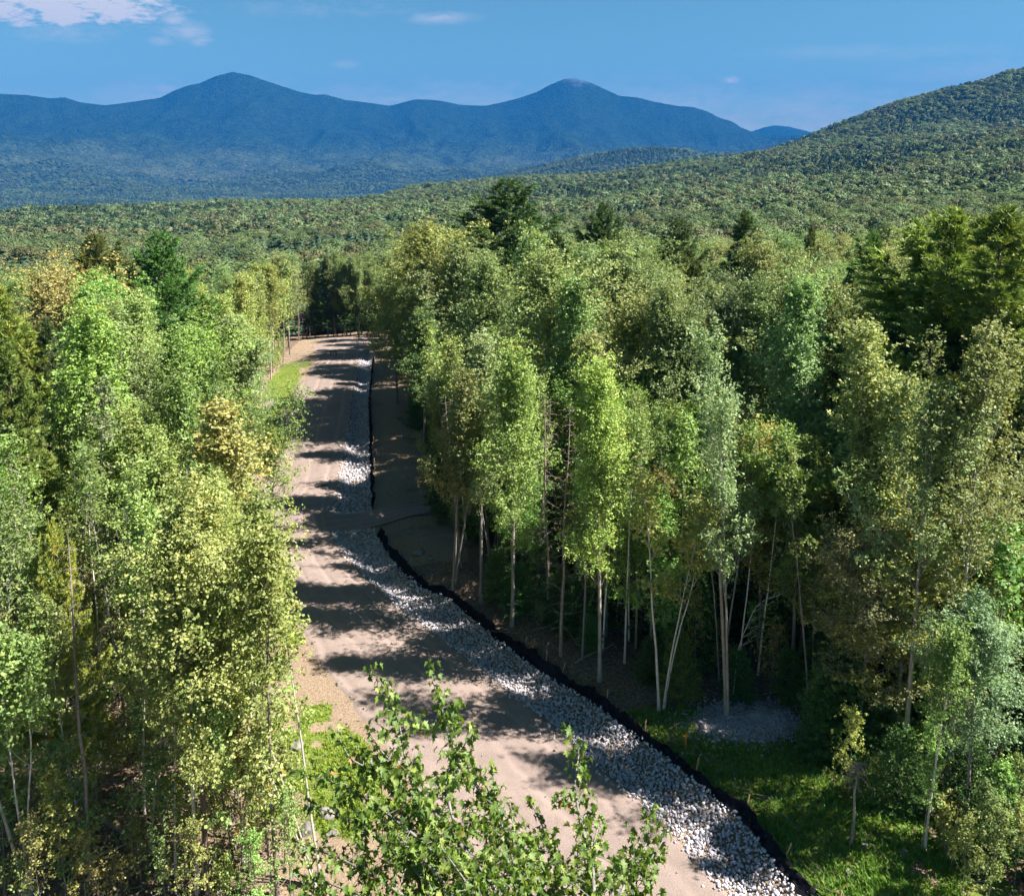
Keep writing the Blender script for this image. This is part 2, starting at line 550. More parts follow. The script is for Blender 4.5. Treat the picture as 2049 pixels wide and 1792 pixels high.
M_ROAD = road_material()
M_GROUND = ground_material()
M_STONE = simple_mat('riprap_stone', (0.30, 0.30, 0.35), (0.52, 0.50, 0.545), 2.2, bump=0.35, bscale=14, coord='pos', dist=0.02)
M_ROCK = simple_mat('pale_rock', (0.13, 0.12, 0.11), (0.27, 0.25, 0.23), 1.7, bump=0.6, bscale=7, coord='pos', dist=0.06)
M_FABRIC = simple_mat('black_geotextile', (0.005, 0.005, 0.008), (0.018, 0.018, 0.024), 2, rough=0.9, bump=0.5, bscale=5, coord='pos', dist=0.05)
M_WOOD = simple_mat('raw_stake_wood', (0.26, 0.17, 0.10), (0.42, 0.30, 0.19), 6, stretch=(1, 1, 0.2), bump=0.2)
M_ORANGE = simple_mat('orange_paint', (0.62, 0.14, 0.03), (0.75, 0.2, 0.05), 6, bump=0.1)
M_WHITE = simple_mat('weathered_white_paint', (0.55, 0.53, 0.5), (0.75, 0.73, 0.7), 6, bump=0.1)


def grass_mat():
    m = leaf_mat('grass_blades', (0.08, 0.15, 0.02), (0.15, 0.25, 0.035), (0.26, 0.33, 0.06), tip=(0.30, 0.25, 0.08), trans=0.35, use_tint=True, spread=0.1)
    return m


M_GRASS = grass_mat()

# ------------------------------------------------------------------ sky
def build_sky():
    nt = world.node_tree; nt.nodes.clear(); L = nt.links
    out = nd(nt, 'ShaderNodeOutputWorld')
    bg = nd(nt, 'ShaderNodeBackground'); bg.inputs['Strength'].default_value = SKY_STRENGTH
    sky = nd(nt, 'ShaderNodeTexSky', sky_type='NISHITA')
    sky.sun_disc = False
    sky.sun_elevation = SUN_EL
    sky.sun_rotation = SUN_AZ
    sky.altitude = 600
    sky.air_density = 1.0
    sky.dust_density = 0.25
    sky.ozone_density = 3.0
    hs = nd(nt, 'ShaderNodeHueSaturation'); L.new(sky.outputs[0], hs.inputs['Color'])
    hs.inputs['Saturation'].default_value = 0.9
    hs.inputs['Hue'].default_value = 0.470
    gm = nd(nt, 'ShaderNodeGamma'); L.new(hs.outputs[0], gm.inputs[0]); gm.inputs[1].default_value = 1.35
    col = mixc(nt, 1.0, gm.outputs[0], (0.21, 0.235, 0.232), 'MULTIPLY')
    # thin clouds: soft patches in direction space, broken up by noise
    tc = nd(nt, 'ShaderNodeTexCoord')
    v = tc.outputs['Generated']
    mp = nd(nt, 'ShaderNodeMapping'); L.new(v, mp.inputs['Vector'])
    mp.inputs['Scale'].default_value = (1.0, 1.0, 3.0)
    wob = noise_tex(nt, 14, 6, 0.62, mp.outputs[0], 0.3)
    fine = noise_tex(nt, 40, 5, 0.6, mp.outputs[0], 0.2)
    finer = noise_tex(nt, 95, 4, 0.6, mp.outputs[0], 0.2)
    tot = None
    # (px, py, half width px, half height px, density, angle)
    for (px, py, hw, hh, dens) in ((110, 12, 190, 34, 1.0), (0, -30, 260, 60, 0.8), (150, 62, 130, 26, 0.30), (370, 62, 60, 26, 0.38),
                                   (345, 40, 40, 18, 0.42), (405, 82, 32, 16, 0.35), (880, 36, 95, 17, 0.34), (320, 82, 30, 12, 0.3), (690, 128, 36, 12, 0.28),
                                   (1467, 160, 24, 10, 0.55), (330, 178, 34, 14, 0.45), (860, 195, 40, 8, 0.4), (640, 20, 260, 24, 0.16),
                                   (1800, 105, 330, 22, 0.14), (1990, 150, 260, 40, 0.2), (1500, 225, 420, 50, 0.22), (780, 200, 60, 12, 0.4),
                                   (-700, 60, 300, 40, 0.6), (2700, 10, 300, 40, 0.5), (130, 16, 230, 44, 1.9), (60, 4, 200, 40, 1.6), (1024, 275, 2600, 130, 0.42)):
        d = Vector(ray(px, py)).normalized()
        r_ = Vector((1, 0, 0)); r_ = (r_ - d * r_.dot(d)).normalized(); u_ = d.cross(r_)
        f = []
        for ax, hv in ((r_, hw), (u_, hh)):
            dt = nd(nt, 'ShaderNodeVectorMath', operation='DOT_PRODUCT')
            L.new(v, dt.inputs[0]); dt.inputs[1].default_value = ax
            f.append(mathn(nt, 'POWER', mathn(nt, 'ABSOLUTE', mathn(nt, 'DIVIDE', dt.outputs['Value'], hv / FOC)), 2.0))
        fr = nd(nt, 'ShaderNodeVectorMath', operation='DOT_PRODUCT'); L.new(v, fr.inputs[0]); fr.inputs[1].default_value = d
        front = mathn(nt, 'GREATER_THAN', fr.outputs['Value'], 0.3)
        blob = mathn(nt, 'SUBTRACT', 1.0, mathn(nt, 'ADD', f[0], f[1]), clamp=True)
        k = mathn(nt, 'MULTIPLY_ADD', mathn(nt, 'SUBTRACT', wob, 0.5), 2.6, blob)
        k = mathn(nt, 'ADD', k, mathn(nt, 'MULTIPLY', mathn(nt, 'SUBTRACT', fine, 0.5), 1.6))
        k = mathn(nt, 'ADD', k, mathn(nt, 'MULTIPLY', mathn(nt, 'SUBTRACT', finer, 0.5), 1.5))
        k = mathn(nt, 'MULTIPLY', mathn(nt, 'MULTIPLY_ADD', k, 0.9, -0.18, clamp=True), mathn(nt, 'POWER', blob, 0.8))
        k = mathn(nt, 'MULTIPLY', mathn(nt, 'MULTIPLY', k, dens * 1.5), front, clamp=True)
        tot = k if tot is None else mathn(nt, 'MAXIMUM', tot, k)
    # colour of cloud relative to the physically bright sky
    cl = mixc(nt, tot, col, (3.5, 3.4, 3.5))
    L.new(cl, bg.inputs['Color'])
    L.new(bg.outputs[0], out.inputs['Surface'])


build_sky()

# ------------------------------------------------------------------ terrain meshes
def polar(name, az0, az1, na, rr, zf, mat, attrf=None, **props):
    A = np.linspace(az0, az1, na)
    R = np.asarray(rr)
    aa, r2 = np.meshgrid(A, R)
    x = r2 * np.sin(aa); y = r2 * np.cos(aa)
    z = zf(x, y, r2, aa)
    V = np.stack([x, y, z], -1).reshape(-1, 3)
    i = np.arange(len(R) - 1)[:, None] * na; j = np.arange(na - 1)[None, :]
    F = np.stack([i + j, i + j + 1, i + na + j + 1, i + na + j], -1).reshape(-1, 4)[:, ::-1]
    me = mk(name, V, F, mat, attrf(x.ravel(), y.ravel()) if attrf else None, smooth=True)
    return ob(name, me, **props)


def inpoly(x, y, poly):
    poly = np.asarray(poly); n = len(poly); c = np.zeros(np.shape(x), bool)
    j = n - 1
    for i in range(n):
        xi, yi = poly[i]; xj, yj = poly[j]
        c ^= ((yi > y) != (yj > y)) & (x < (xj - xi) * (y - yi) / (yj - yi + 1e-9) + xi)
        j = i
    return c


# forest edge lines
EDGE_R = np.array([(30, 8), (20, 19), (15.2, 27), (14, 30), (13.0, 33), (13.3, 36.2), (9.5, 38.6), (6, 40.2), (3.2, 42.6), (0.4, 45.6), (-3.4, 50.5),
                   (-4.6, 58), (-6.0, 70), (-9.5, 85), (-13.6, 100), (-17.5, 118), (-17.5, 143)])
EDGE_L = np.array([(-3, 8), (-5, 19), (-7.2, 27.2), (-9, 31), (-10.6, 35), (-12.3, 41), (-15.2, 48), (-18.5, 56), (-21.4, 65), (-24.2, 76), (-26, 86),
                   (-28.4, 100), (-31, 118), (-33, 143)])
SOILP_L = np.array([(645, 1300), (560, 1300), (560, 1480), (640, 1560), (700, 1792), (1000, 1792), (820, 1560), (690, 1392), (640, 1346)])


def zones(x, y):
    l = lx(ROADL, y); f = lx(FENCE, y); er = lx(EDGE_R, y); el = lx(EDGE_L, y)
    n = fbm(x / 3, y / 3, 77)
    soil = np.zeros_like(x)
    # shoulder left of the road
    soil = np.maximum(soil, np.where((x < l + 0.5) & (x > el - 1.5), 0.95, 0))
    soil = np.maximum(soil, np.where((x > f - 0.8) & (x < er + 1) & (y > 52), 0.5 + 0.3 * n, 0))
    soil = np.where((x > l - 0.5) & (x < f + 0.2), 1.0, soil)
    soil = np.where((y < 8) | (y > 145), 0, soil)
    # grass
    gr = np.zeros_like(x)
    gr = np.where((x > f + 0.2) & (x < er + 2) & (y < 37.5) & (y > 10), 0.85 * sstep(0.25, 0.5, fbm(x / 1.6, y / 1.6, 12) + 0.12), gr)
    yn = y + 5 * (fbm(x / 2.2, y / 2.2, 91) - 0.5)
    gr = np.where((x < l - 0.6) & (x > el - 1.2) & (yn > 30) & (yn < 36.2), 0.9 * sstep(0.3, 0.5, fbm(x / 1.4, y / 1.4, 19)), gr)
    gr = np.where((x < l - 0.3) & (x > el - 0.5) & (y > 84) & (y < 120), 0.35 + 0.5 * sstep(0.35, 0.55, fbm(x / 2.4, y / 2.4, 27)), gr)
    gr = np.where((x < l - 0.2) & (x > el - 1.5) & (y > 36) & (y < 84), 0.75 * sstep(0.45, 0.6, fbm(x / 1.5, y / 1.5, 29)), gr)
    gv = np.exp(-(((x - 10.6) / 2.6) ** 2 + ((y - 36.3) / 1.7) ** 2) ** 2)
    gr = gr * (1 - gv)
    return soil, gr, gv


def ground_attrs(x, y):
    s, g, v = zones(x, y)
    return {'soil': s, 'grassy': g, 'gravelly': v}


rr = np.concatenate([np.linspace(4, 70, 190), np.linspace(70.5, 240, 130)[1:]])
polar('ground', math.radians(-52), math.radians(52), 520, rr, lambda x, y, r, a: G(x, y), M_GROUND, ground_attrs, kind='structure')

M_HILL = far_forest_material('hillside_floor', 0.16, (0.02, 0.04, 0.012), (0.035, 0.06, 0.015), (0.06, 0.09, 0.02), 0.5, 2)
rr = np.exp(np.linspace(math.log(228), math.log(3400), 230))
polar('forest_hillside', math.radians(-44), math.radians(44), 380, rr, lambda x, y, r, a: G(x, y) - 0.3 * (r < 241), M_HILL, kind='structure')

# main range
RIDGE = np.array([(-900, 215), (-500, 180), (-200, 196), (0, 188), (50, 190), (100, 197), (130, 195), (160, 205), (210, 211), (250, 206), (320, 196), (345, 183), (380, 170),
                  (400, 167), (430, 153), (465, 144), (500, 151), (550, 168), (600, 184), (630, 190), (650, 189), (690, 200), (740, 206), (780, 212), (830, 199),
                  (865, 200), (890, 203), (920, 210), (970, 212), (1005, 205), (1040, 196), (1075, 184), (1100, 170), (1130, 158), (1150, 157), (1180, 165), (1215, 181),
                  (1240, 192), (1275, 195), (1310, 204), (1355, 212), (1385, 214), (1415, 223), (1440, 236), (1465, 243), (1480, 254), (1500, 262), (1530, 272), (1600, 285),
                  (1800, 300), (2100, 290), (2700, 270)], float)
RAZ = np.array([azim(px, py) for px, py in RIDGE])
RTAN = np.array([elev_tan(px, py) for px, py in RIDGE])
RR_ = 9500.0


def main_range(x, y, r, a):
    ridge = CAMZ + RR_ * np.interp(a, RAZ, RTAN)
    n = ridged(x / 1500 + 0.15 * fbm(x / 900, y / 900, 3), y / 3400 + 3, 41, 5)
    n2 = fbm(x / 420, y / 420, 55, 5) - 0.5
    t = np.clip((r - 3600) / (RR_ - 3600), 0, 1)
    base = -150
    # gentle valley floor, then foothills, then the steep cone
    lin = base + (CAMZ + RR_ * elev_tan(1000, 285) - base) * t ** 2.1
    prof = t ** 7.5
    z = lin + (ridge - lin) * prof
    # spurs: fade at the ridge itself so the skyline is exact
    mask = np.sin(np.pi * np.clip(t, 0, 1) ** 2.0) ** 0.8
    z = z + mask * (n - 0.45) * 380 + n2 * 120 * np.clip(mask + 0.2 * (t < 0.98), 0, 1) * (t < 0.995)
    back = r > RR_
    z = np.where(back, ridge - (r - RR_) * 0.55 - 3, z)
    return z


PKX = RR_ * math.sin(azim(1148, 160))
PKZ = CAMZ + RR_ * elev_tan(1148, 157)
M_VALLEY = far_forest_material('valley_forest', 0.055, (0.014, 0.026, 0.012), (0.032, 0.048, 0.024), (0.055, 0.068, 0.038), 1.0, 14,
                               rock=(PKX + 60, 480, PKZ - 170, PKZ + 60))
rr = np.concatenate([np.linspace(2900, 6500, 90), np.linspace(6500, RR_, 140)[1:], np.linspace(RR_, 11500, 14)[1:]])
polar('mountain_range', math.radians(-44), math.radians(44), 560, rr, main_range, M_VALLEY, kind='structure')

FARP = np.array([(1440, 300), (1480, 270), (1505, 261), (1530, 253), (1550, 249), (1580, 252), (1620, 262), (1700, 285), (1800, 320)], float)
FAZ = np.array([azim(*p) for p in FARP]); FT = np.array([elev_tan(*p) for p in FARP])


def far_peak(x, y, r, a):
    z1 = CAMZ + 11600 * np.interp(a, FAZ, FT)
    t = np.clip((r - 10400) / 1200, 0, 1)
    z = -150 + (z1 + 150) * t ** 0.8
    return np.where(r > 11600, z1 - (r - 11600) * 0.6, z) + (fbm(x / 300, y / 300, 9) - 0.5) * 60 * (t < 0.97)


polar('distant_peak', FAZ[0], FAZ[-1], 90, np.linspace(10400, 12300, 40), far_peak, M_VALLEY, kind='structure')

FOOT = np.array([(760, 460), (850, 400), (940, 372), (1024, 347), (1080, 336), (1124, 326), (1200, 311), (1260, 301), (1310, 299), (1375, 304), (1400, 311), (1480, 312), (1600, 330), (1800, 380)], float)
OAZ = np.array([azim(*p) for p in FOOT]); OT = np.array([elev_tan(*p) for p in FOOT])
FOOT_R = 4000.0


def foothill_z(x, y, r, a):
    z1 = CAMZ + FOOT_R * np.interp(a, OAZ, OT)
    t = np.clip((r - 2900) / (FOOT_R - 2900), 0, 1)
    tb = np.clip((r - FOOT_R) / 1200, 0, 1)
    z = -165 + (z1 + 165) * np.where(r < FOOT_R, np.sin(t * np.pi / 2) ** 1.3, np.cos(tb * np.pi / 2) ** 1.2)
    return z + (ridged(x / 500, y / 500, 4) - 0.5) * 26 * (t < 0.97)


polar('foothill', OAZ[0], OAZ[-1], 260, np.linspace(2900, 5200, 150), foothill_z, M_VALLEY, kind='structure')

# ------------------------------------------------------------------ road, track
def strip(name, yl, left, right, n_across, lift, mat, **props):
    t = np.linspace(0, 1, n_across)
    x0 = left(yl)[:, None]; x1 = right(yl)[:, None]
    wob0 = (fbm(yl / 1.1, yl * 0 + 3, 21) - 0.5)[:, None] * 0.5
    wob1 = (fbm(yl / 1.1, yl * 0 + 9, 22) - 0.5)[:, None] * 0.3
    X = x0 + wob0 * (1 - t)[None, :] + (x1 + wob1 * t[None, :] - x0) * t[None, :]
    Y = np.repeat(yl[:, None], n_across, 1)
    if n_across > 20:   # wheel ruts and washboard
        Z0 = -0.05 * np.maximum(np.sin((t[None, :] + 0.05 * (fbm(Y / 9, Y * 0, 4) - 0.5)) * 25), 0) ** 3 * (0.4 + fbm(X / 3, Y / 3, 14)) + 0.05 * (fbm(X / 0.9, Y / 0.9, 15) - 0.5)
    else:
        Z0 = 0
    Z = Z0 + G(X, Y) + lift + 0.02 - 0.09 * (np.abs(t * 2 - 1)[None, :] ** 14)
    V = np.stack([X, Y, Z], -1).reshape(-1, 3)
    na = n_across; i = np.arange(len(yl) - 1)[:, None] * na; j = np.arange(na - 1)[None, :]
    F = np.stack([i + j, i + j + 1, i + na + j + 1, i + na + j], -1).reshape(-1, 4)
    me = mk(name, V, F, mat, {'across': np.tile(t, len(yl))}, smooth=True)
    return ob(name, me, **props)


yl = 10 + 133 * np.linspace(0, 1, 520) ** 1.35
strip('gravel_road', yl, lambda y: lx(ROADL, y), lambda y: lx(DITCHL, y) + 0.25, 64, 0.05, M_ROAD, kind='structure')

# side track crossing the ditch
TR = np.array([(-12.9, 58.7), (-10.5, 59.6), (-8, 60.8), (-5, 62.4), (-1, 65.0), (3, 68), (8, 72)])
t_ = np.linspace(0, 1, 70)
tk = np.linspace(0, 1, len(TR))
cx = np.interp(t_, tk, TR[:, 0]); cyy = np.interp(t_, tk, TR[:, 1])
dx = np.gradient(cx); dy = np.gradient(cyy); ll = np.hypot(dx, dy); nx_, ny_ = -dy / ll, dx / ll
wd = np.interp(t_, [0, 0.12, 0.3, 1], [2.4, 1.7, 1.5, 1.4])
ac = np.linspace(-1, 1, 12)
X = cx[:, None] + nx_[:, None] * wd[:, None] * ac[None]; Y = cyy[:, None] + ny_[:, None] * wd[:, None] * ac[None]
V = np.stack([X, Y, G(X, Y) + 0.085], -1).reshape(-1, 3)
i = np.arange(69)[:, None] * 12; j = np.arange(11)[None]
F = np.stack([i + j, i + j + 1, i + 12 + j + 1, i + 12 + j], -1).reshape(-1, 4)[:, ::-1]
ob('side_track', mk('side_track', V, F, M_ROAD, {'across': np.tile((ac + 1) / 2, 70)}, smooth=True), kind='structure')

# ------------------------------------------------------------------ riprap
def ico():
    p = (1 + 5 ** 0.5) / 2
    v = np.array([(-1, p, 0), (1, p, 0), (-1, -p, 0), (1, -p, 0), (0, -1, p), (0, 1, p), (0, -1, -p), (0, 1, -p), (p, 0, -1), (p, 0, 1), (-p, 0, -1), (-p, 0, 1)], float)
    v /= np.linalg.norm(v[0])
    f = np.array([(0, 11, 5), (0, 5, 1), (0, 1, 7), (0, 7, 10), (0, 10, 11), (1, 5, 9), (5, 11, 4), (11, 10, 2), (10, 7, 6), (7, 1, 8),
                  (3, 9, 4), (3, 4, 2), (3, 2, 6), (3, 6, 8), (3, 8, 9), (4, 9, 5), (2, 4, 11), (6, 2, 10), (8, 6, 7), (9, 8, 1)])
    return v, f


IV, IF = ico()


def rot_mats(n, rng, tilt=1.0):
    q = nrm(rng.normal(size=(n, 4)) * np.array([1, tilt, tilt, 1]))
    w, x, y, z = q.T
    return np.stack([np.stack([1 - 2 * (y * y + z * z), 2 * (x * y - z * w), 2 * (x * z + y * w)], -1),
                     np.stack([2 * (x * y + z * w), 1 - 2 * (x * x + z * z), 2 * (y * z - x * w)], -1),
                     np.stack([2 * (x * z - y * w), 2 * (y * z + x * w), 1 - 2 * (x * x + y * y)], -1)], -2)


def stones_mesh(name, P, S, rng, mat):
    n = len(P)
    base = IV[None] * (1 + 0.22 * rng.normal(size=(n, 12, 1)).clip(-1.5, 1.5))
    base = base * (np.stack([0.75 + 0.6 * rng.random(n), 0.6 + 0.4 * rng.random(n), 0.45 + 0.35 * rng.random(n)], -1)[:, None])
    R = rot_mats(n, rng, 0.5)
    V = np.einsum('nij,nkj->nki', R, base) * S[:, None, None] + P[:, None]
    F = (np.arange(n)[:, None, None] * 12 + IF[None]).reshape(-1, 3)
    return mk(name, V.reshape(-1, 3), F, mat)


rng = np.random.default_rng(5)
pts = []
ys = []
y = 20.0
while y < 122:
    w = float(lx(FENCE, y) - lx(DITCHL, y))
    step = 0.122 if y < 58 else 0.2
    n = max(3, int(w / (step * 1.02)))
    gap = abs(y - 59.3) < 2.3
    for k in range(n):
        s = (k + rng.random()) / n
        x = float(lx(DITCHL, y)) + s * (w - 0.12) + rng.normal() * 0.03
        yy = y + rng.normal() * 0.05
        if abs(yy - 59.3 - 0.25 * (x + 11)) < 1.55:
            continue
        if s < 0.1 and rng.random() < 0.45:
            x -= rng.exponential(0.22)
        pts.append((x, yy, s, step))
    y += step * 0.92
pts = np.array(pts)
rz = G(pts[:, 0], pts[:, 1]) + 0.06 + 0.05 * rng.random(len(pts))
ss = (0.042 + 0.07 * rng.random(len(pts)) ** 2.2) * (pts[:, 3] / 0.122) ** 0.75
P = np.stack([pts[:, 0], pts[:, 1], rz], -1)
order = np.argsort(P[:, 1])
vis = [k for k in order if P[k, 1] > 27.3]
near = vis[:300]
rest = np.array(sorted(set(range(len(P))) - set(near)))
rip = D.objects.new('riprap_lining', None); COL.objects.link(rip)
rip.location = (8.5, 28, float(G(8.5, 28)))
rip['label'] = 'broken grey stone lining the shallow ditch along the right side of the gravel road'
rip['category'] = 'riprap'
c0 = np.array(rip.location)
smes = []
for k in range(12):
    smes.append(stones_mesh('stone', np.zeros((1, 3)), np.ones(1), np.random.default_rng(100 + k), M_STONE))
for n_, k in enumerate(near):
    o = ob('stone', smes[n_ % 12], rip, P[k] - c0)
    o.scale = (ss[k],) * 3
    o.rotation_euler = (0, 0, rng.random() * 6.28)
o = ob('loose_stones', stones_mesh('loose_stones', P[rest] - c0, ss[rest], rng, M_STONE), rip)
o['kind'] = 'stuff'

# gravel patch right of the fence, and pebbles on the verges
n = 2600
gx = 10.6 + rng.normal(size=n) * 1.5; gy = 36.3 + rng.normal(size=n) * 0.95
gz = G(gx, gy) + 0.015
m_ = (gx > lx(FENCE, gy) + 0.4)
ob('gravel_patch', stones_mesh('gravel_patch', np.stack([gx, gy, gz], -1)[m_], (0.03 + 0.05 * rng.random(n) ** 2)[m_], rng, M_STONE), kind='stuff')
n = 3400
gy = 22 + 110 * rng.random(n) ** 1.5; side = rng.random(n)
gx = np.where(side < 0.3, lx(ROADL, gy) + rng.random(n) * (lx(DITCHL, gy) - lx(ROADL, gy)), lx(ROADL, gy) - rng.exponential(0.8, n) + 0.3)
gx = np.where(side < 0.65, gx, lx(FENCE, gy) + 0.3 + rng.exponential(0.8, n))
ob('scattered_pebbles', stones_mesh('scattered_pebbles', np.stack([gx, gy, G(gx, gy) + 0.07 * (side < 0.6)], -1), 0.015 + 0.06 * rng.random(n) ** 3, rng, M_ROCK), kind='stuff')

# ------------------------------------------------------------------ silt fence
def silt_fence(y0, y1, label, lean=0.16, hgt=0.62, seed=1, cap=1.0):
    rng = np.random.default_rng(seed)
    yl = np.arange(y0, y1, 0.16)
    xl = lx(FENCE, yl) + 0.06 * np.sin(yl * 1.7) + 0.04 * rng.normal(size=len(yl))
    zl = G(xl + 0.1, yl)
    tx = np.gradient(xl); ty = np.gradient(yl); L_ = np.hypot(tx, ty); nx, ny = ty / L_, -tx / L_   # to the right, away from the road
    root = D.objects.new('silt_fence', None); COL.objects.link(root)
    root.location = (xl[0], yl[0], zl[0]); root['label'] = label; root['category'] = 'fence'
    o3 = np.array(root.location)
    sag = (fbm(yl / 1.2, yl * 0, seed + 5) - 0.5)
    h = hgt * (0.72 + 1.3 * sag)
    ln = lean * (1 + 2.2 * (fbm(yl / 2.2, yl * 0 + 5, seed + 9) - 0.4))
    rows = []
    # a skirt towards the ditch, then up the face, and a ragged top edge
    for (u, v) in ((-0.34, 0.05), (-0.14, 0.07), (0.0, 0.04), (0.3, 0.33), (0.7, 0.7), (1.0, 1.0)):
        if u <= 0:
            q = u * cap * (0.8 + 0.6 * rng.random(len(yl)))
            rows.append(np.stack([xl + nx * q, yl + ny * q, G(xl + nx * q, yl + ny * q) + v], -1))
        else:
            bul = 0.05 * rng.normal(size=len(yl)) + ln * u
            rows.append(np.stack([xl + nx * bul, yl + ny * bul, zl + h * v + (0.05 * rng.normal(size=len(yl)) if u == 1 else 0)], -1))
    R = np.stack(rows, 1)
    k = len(rows)
    back = R + np.stack([nx, ny, nx * 0], -1)[:, None] * 0.012
    V = np.concatenate([R.reshape(-1, 3), back.reshape(-1, 3)]) - o3
    i = np.arange(len(yl) - 1)[:, None] * k; j = np.arange(k - 1)[None]
    F = np.stack([i + j, i + j + 1, i + k + j + 1, i + k + j], -1).reshape(-1, 4)
    nn = len(yl) * k
    e0 = np.arange(len(yl) - 1) * k + k - 1
    top = np.stack([e0, e0 + nn, e0 + k + nn, e0 + k], -1)
    ob('fabric', mk('fabric', V, np.concatenate([F, F[:, ::-1] + nn, top])), root).data.materials.append(M_FABRIC)
    # stakes behind the cloth
    sm = None
    for yy in np.arange(y0 + 0.4, y1 - 0.2, 2.3):
        q = int(np.searchsorted(yl, yy)); q = min(q, len(yl) - 1)
        lx_ = 0.03 + ln[q] * 0.5
        p = np.array([xl[q] + nx[q] * (lx_ + 0.05), yl[q] + ny[q] * (lx_ + 0.05), zl[q] - 0.25])
        if sm is None:
            pts_, fs_ = [], []
            for zz, w in ((0, 0.006), (0.2, 0.022), (1.02, 0.022), (1.03, 0.02)):
                pts_ += [(-w, -w, zz), (w, -w, zz), (w, w, zz), (-w, w, zz)]
            for a in range(3):
                for b in range(4):
                    fs_.append((a * 4 + b, a * 4 + (b + 1) % 4, a * 4 + 4 + (b + 1) % 4, a * 4 + 4 + b))
            fs_ += [(3, 2, 1, 0), (12, 13, 14, 15)]
            sm = mk('stake', np.array(pts_, float), np.array(fs_), M_WOOD)
        s_ = ob('stake', sm, root, p - o3)
        s_.rotation_euler = (rng.normal() * 0.06, math.atan(ln[q] / hgt) * 0.7, math.atan2(ny[q], nx[q]))
    return root


silt_fence(19, 57.2, 'long curving black fabric silt fence between the stone ditch and the near woods', seed=3, hgt=0.46, cap=0.4)
silt_fence(61.5, 118, 'straight far black fabric silt fence beyond the side track, along the shaded bank', hgt=0.42, lean=0.06, seed=8, cap=0.4)

# ------------------------------------------------------------------ tree generators
UP = np.array([0, 0, 1.0])


def limb(p0, az, el, L, rng, k=5, curve=0.35, wob=0.06):
    """curving polyline; curve>0 bends upward"""
    pts = [np.array(p0, float)]
    e = el; a = az
    for i in range(k - 1):
        e += curve / (k - 1) + rng.normal() * wob
        a += rng.normal() * wob * 1.5
        d = np.array([math.cos(a) * math.cos(e), math.sin(a) * math.cos(e), math.sin(e)])
        pts.append(pts[-1] + d * L / (k - 1))
    return np.array(pts)


def poly_at(P, t):
    k = len(P) - 1
    u = np.clip(t, 0, 1) * k
    i = np.minimum(u.astype(int) if hasattr(u, 'astype') else int(u), k - 1)
    f = u - i
    if np.ndim(t):
        return P[i] * (1 - f)[:, None] + P[i + 1] * f[:, None]
    return P[i] * (1 - f) + P[i + 1] * f


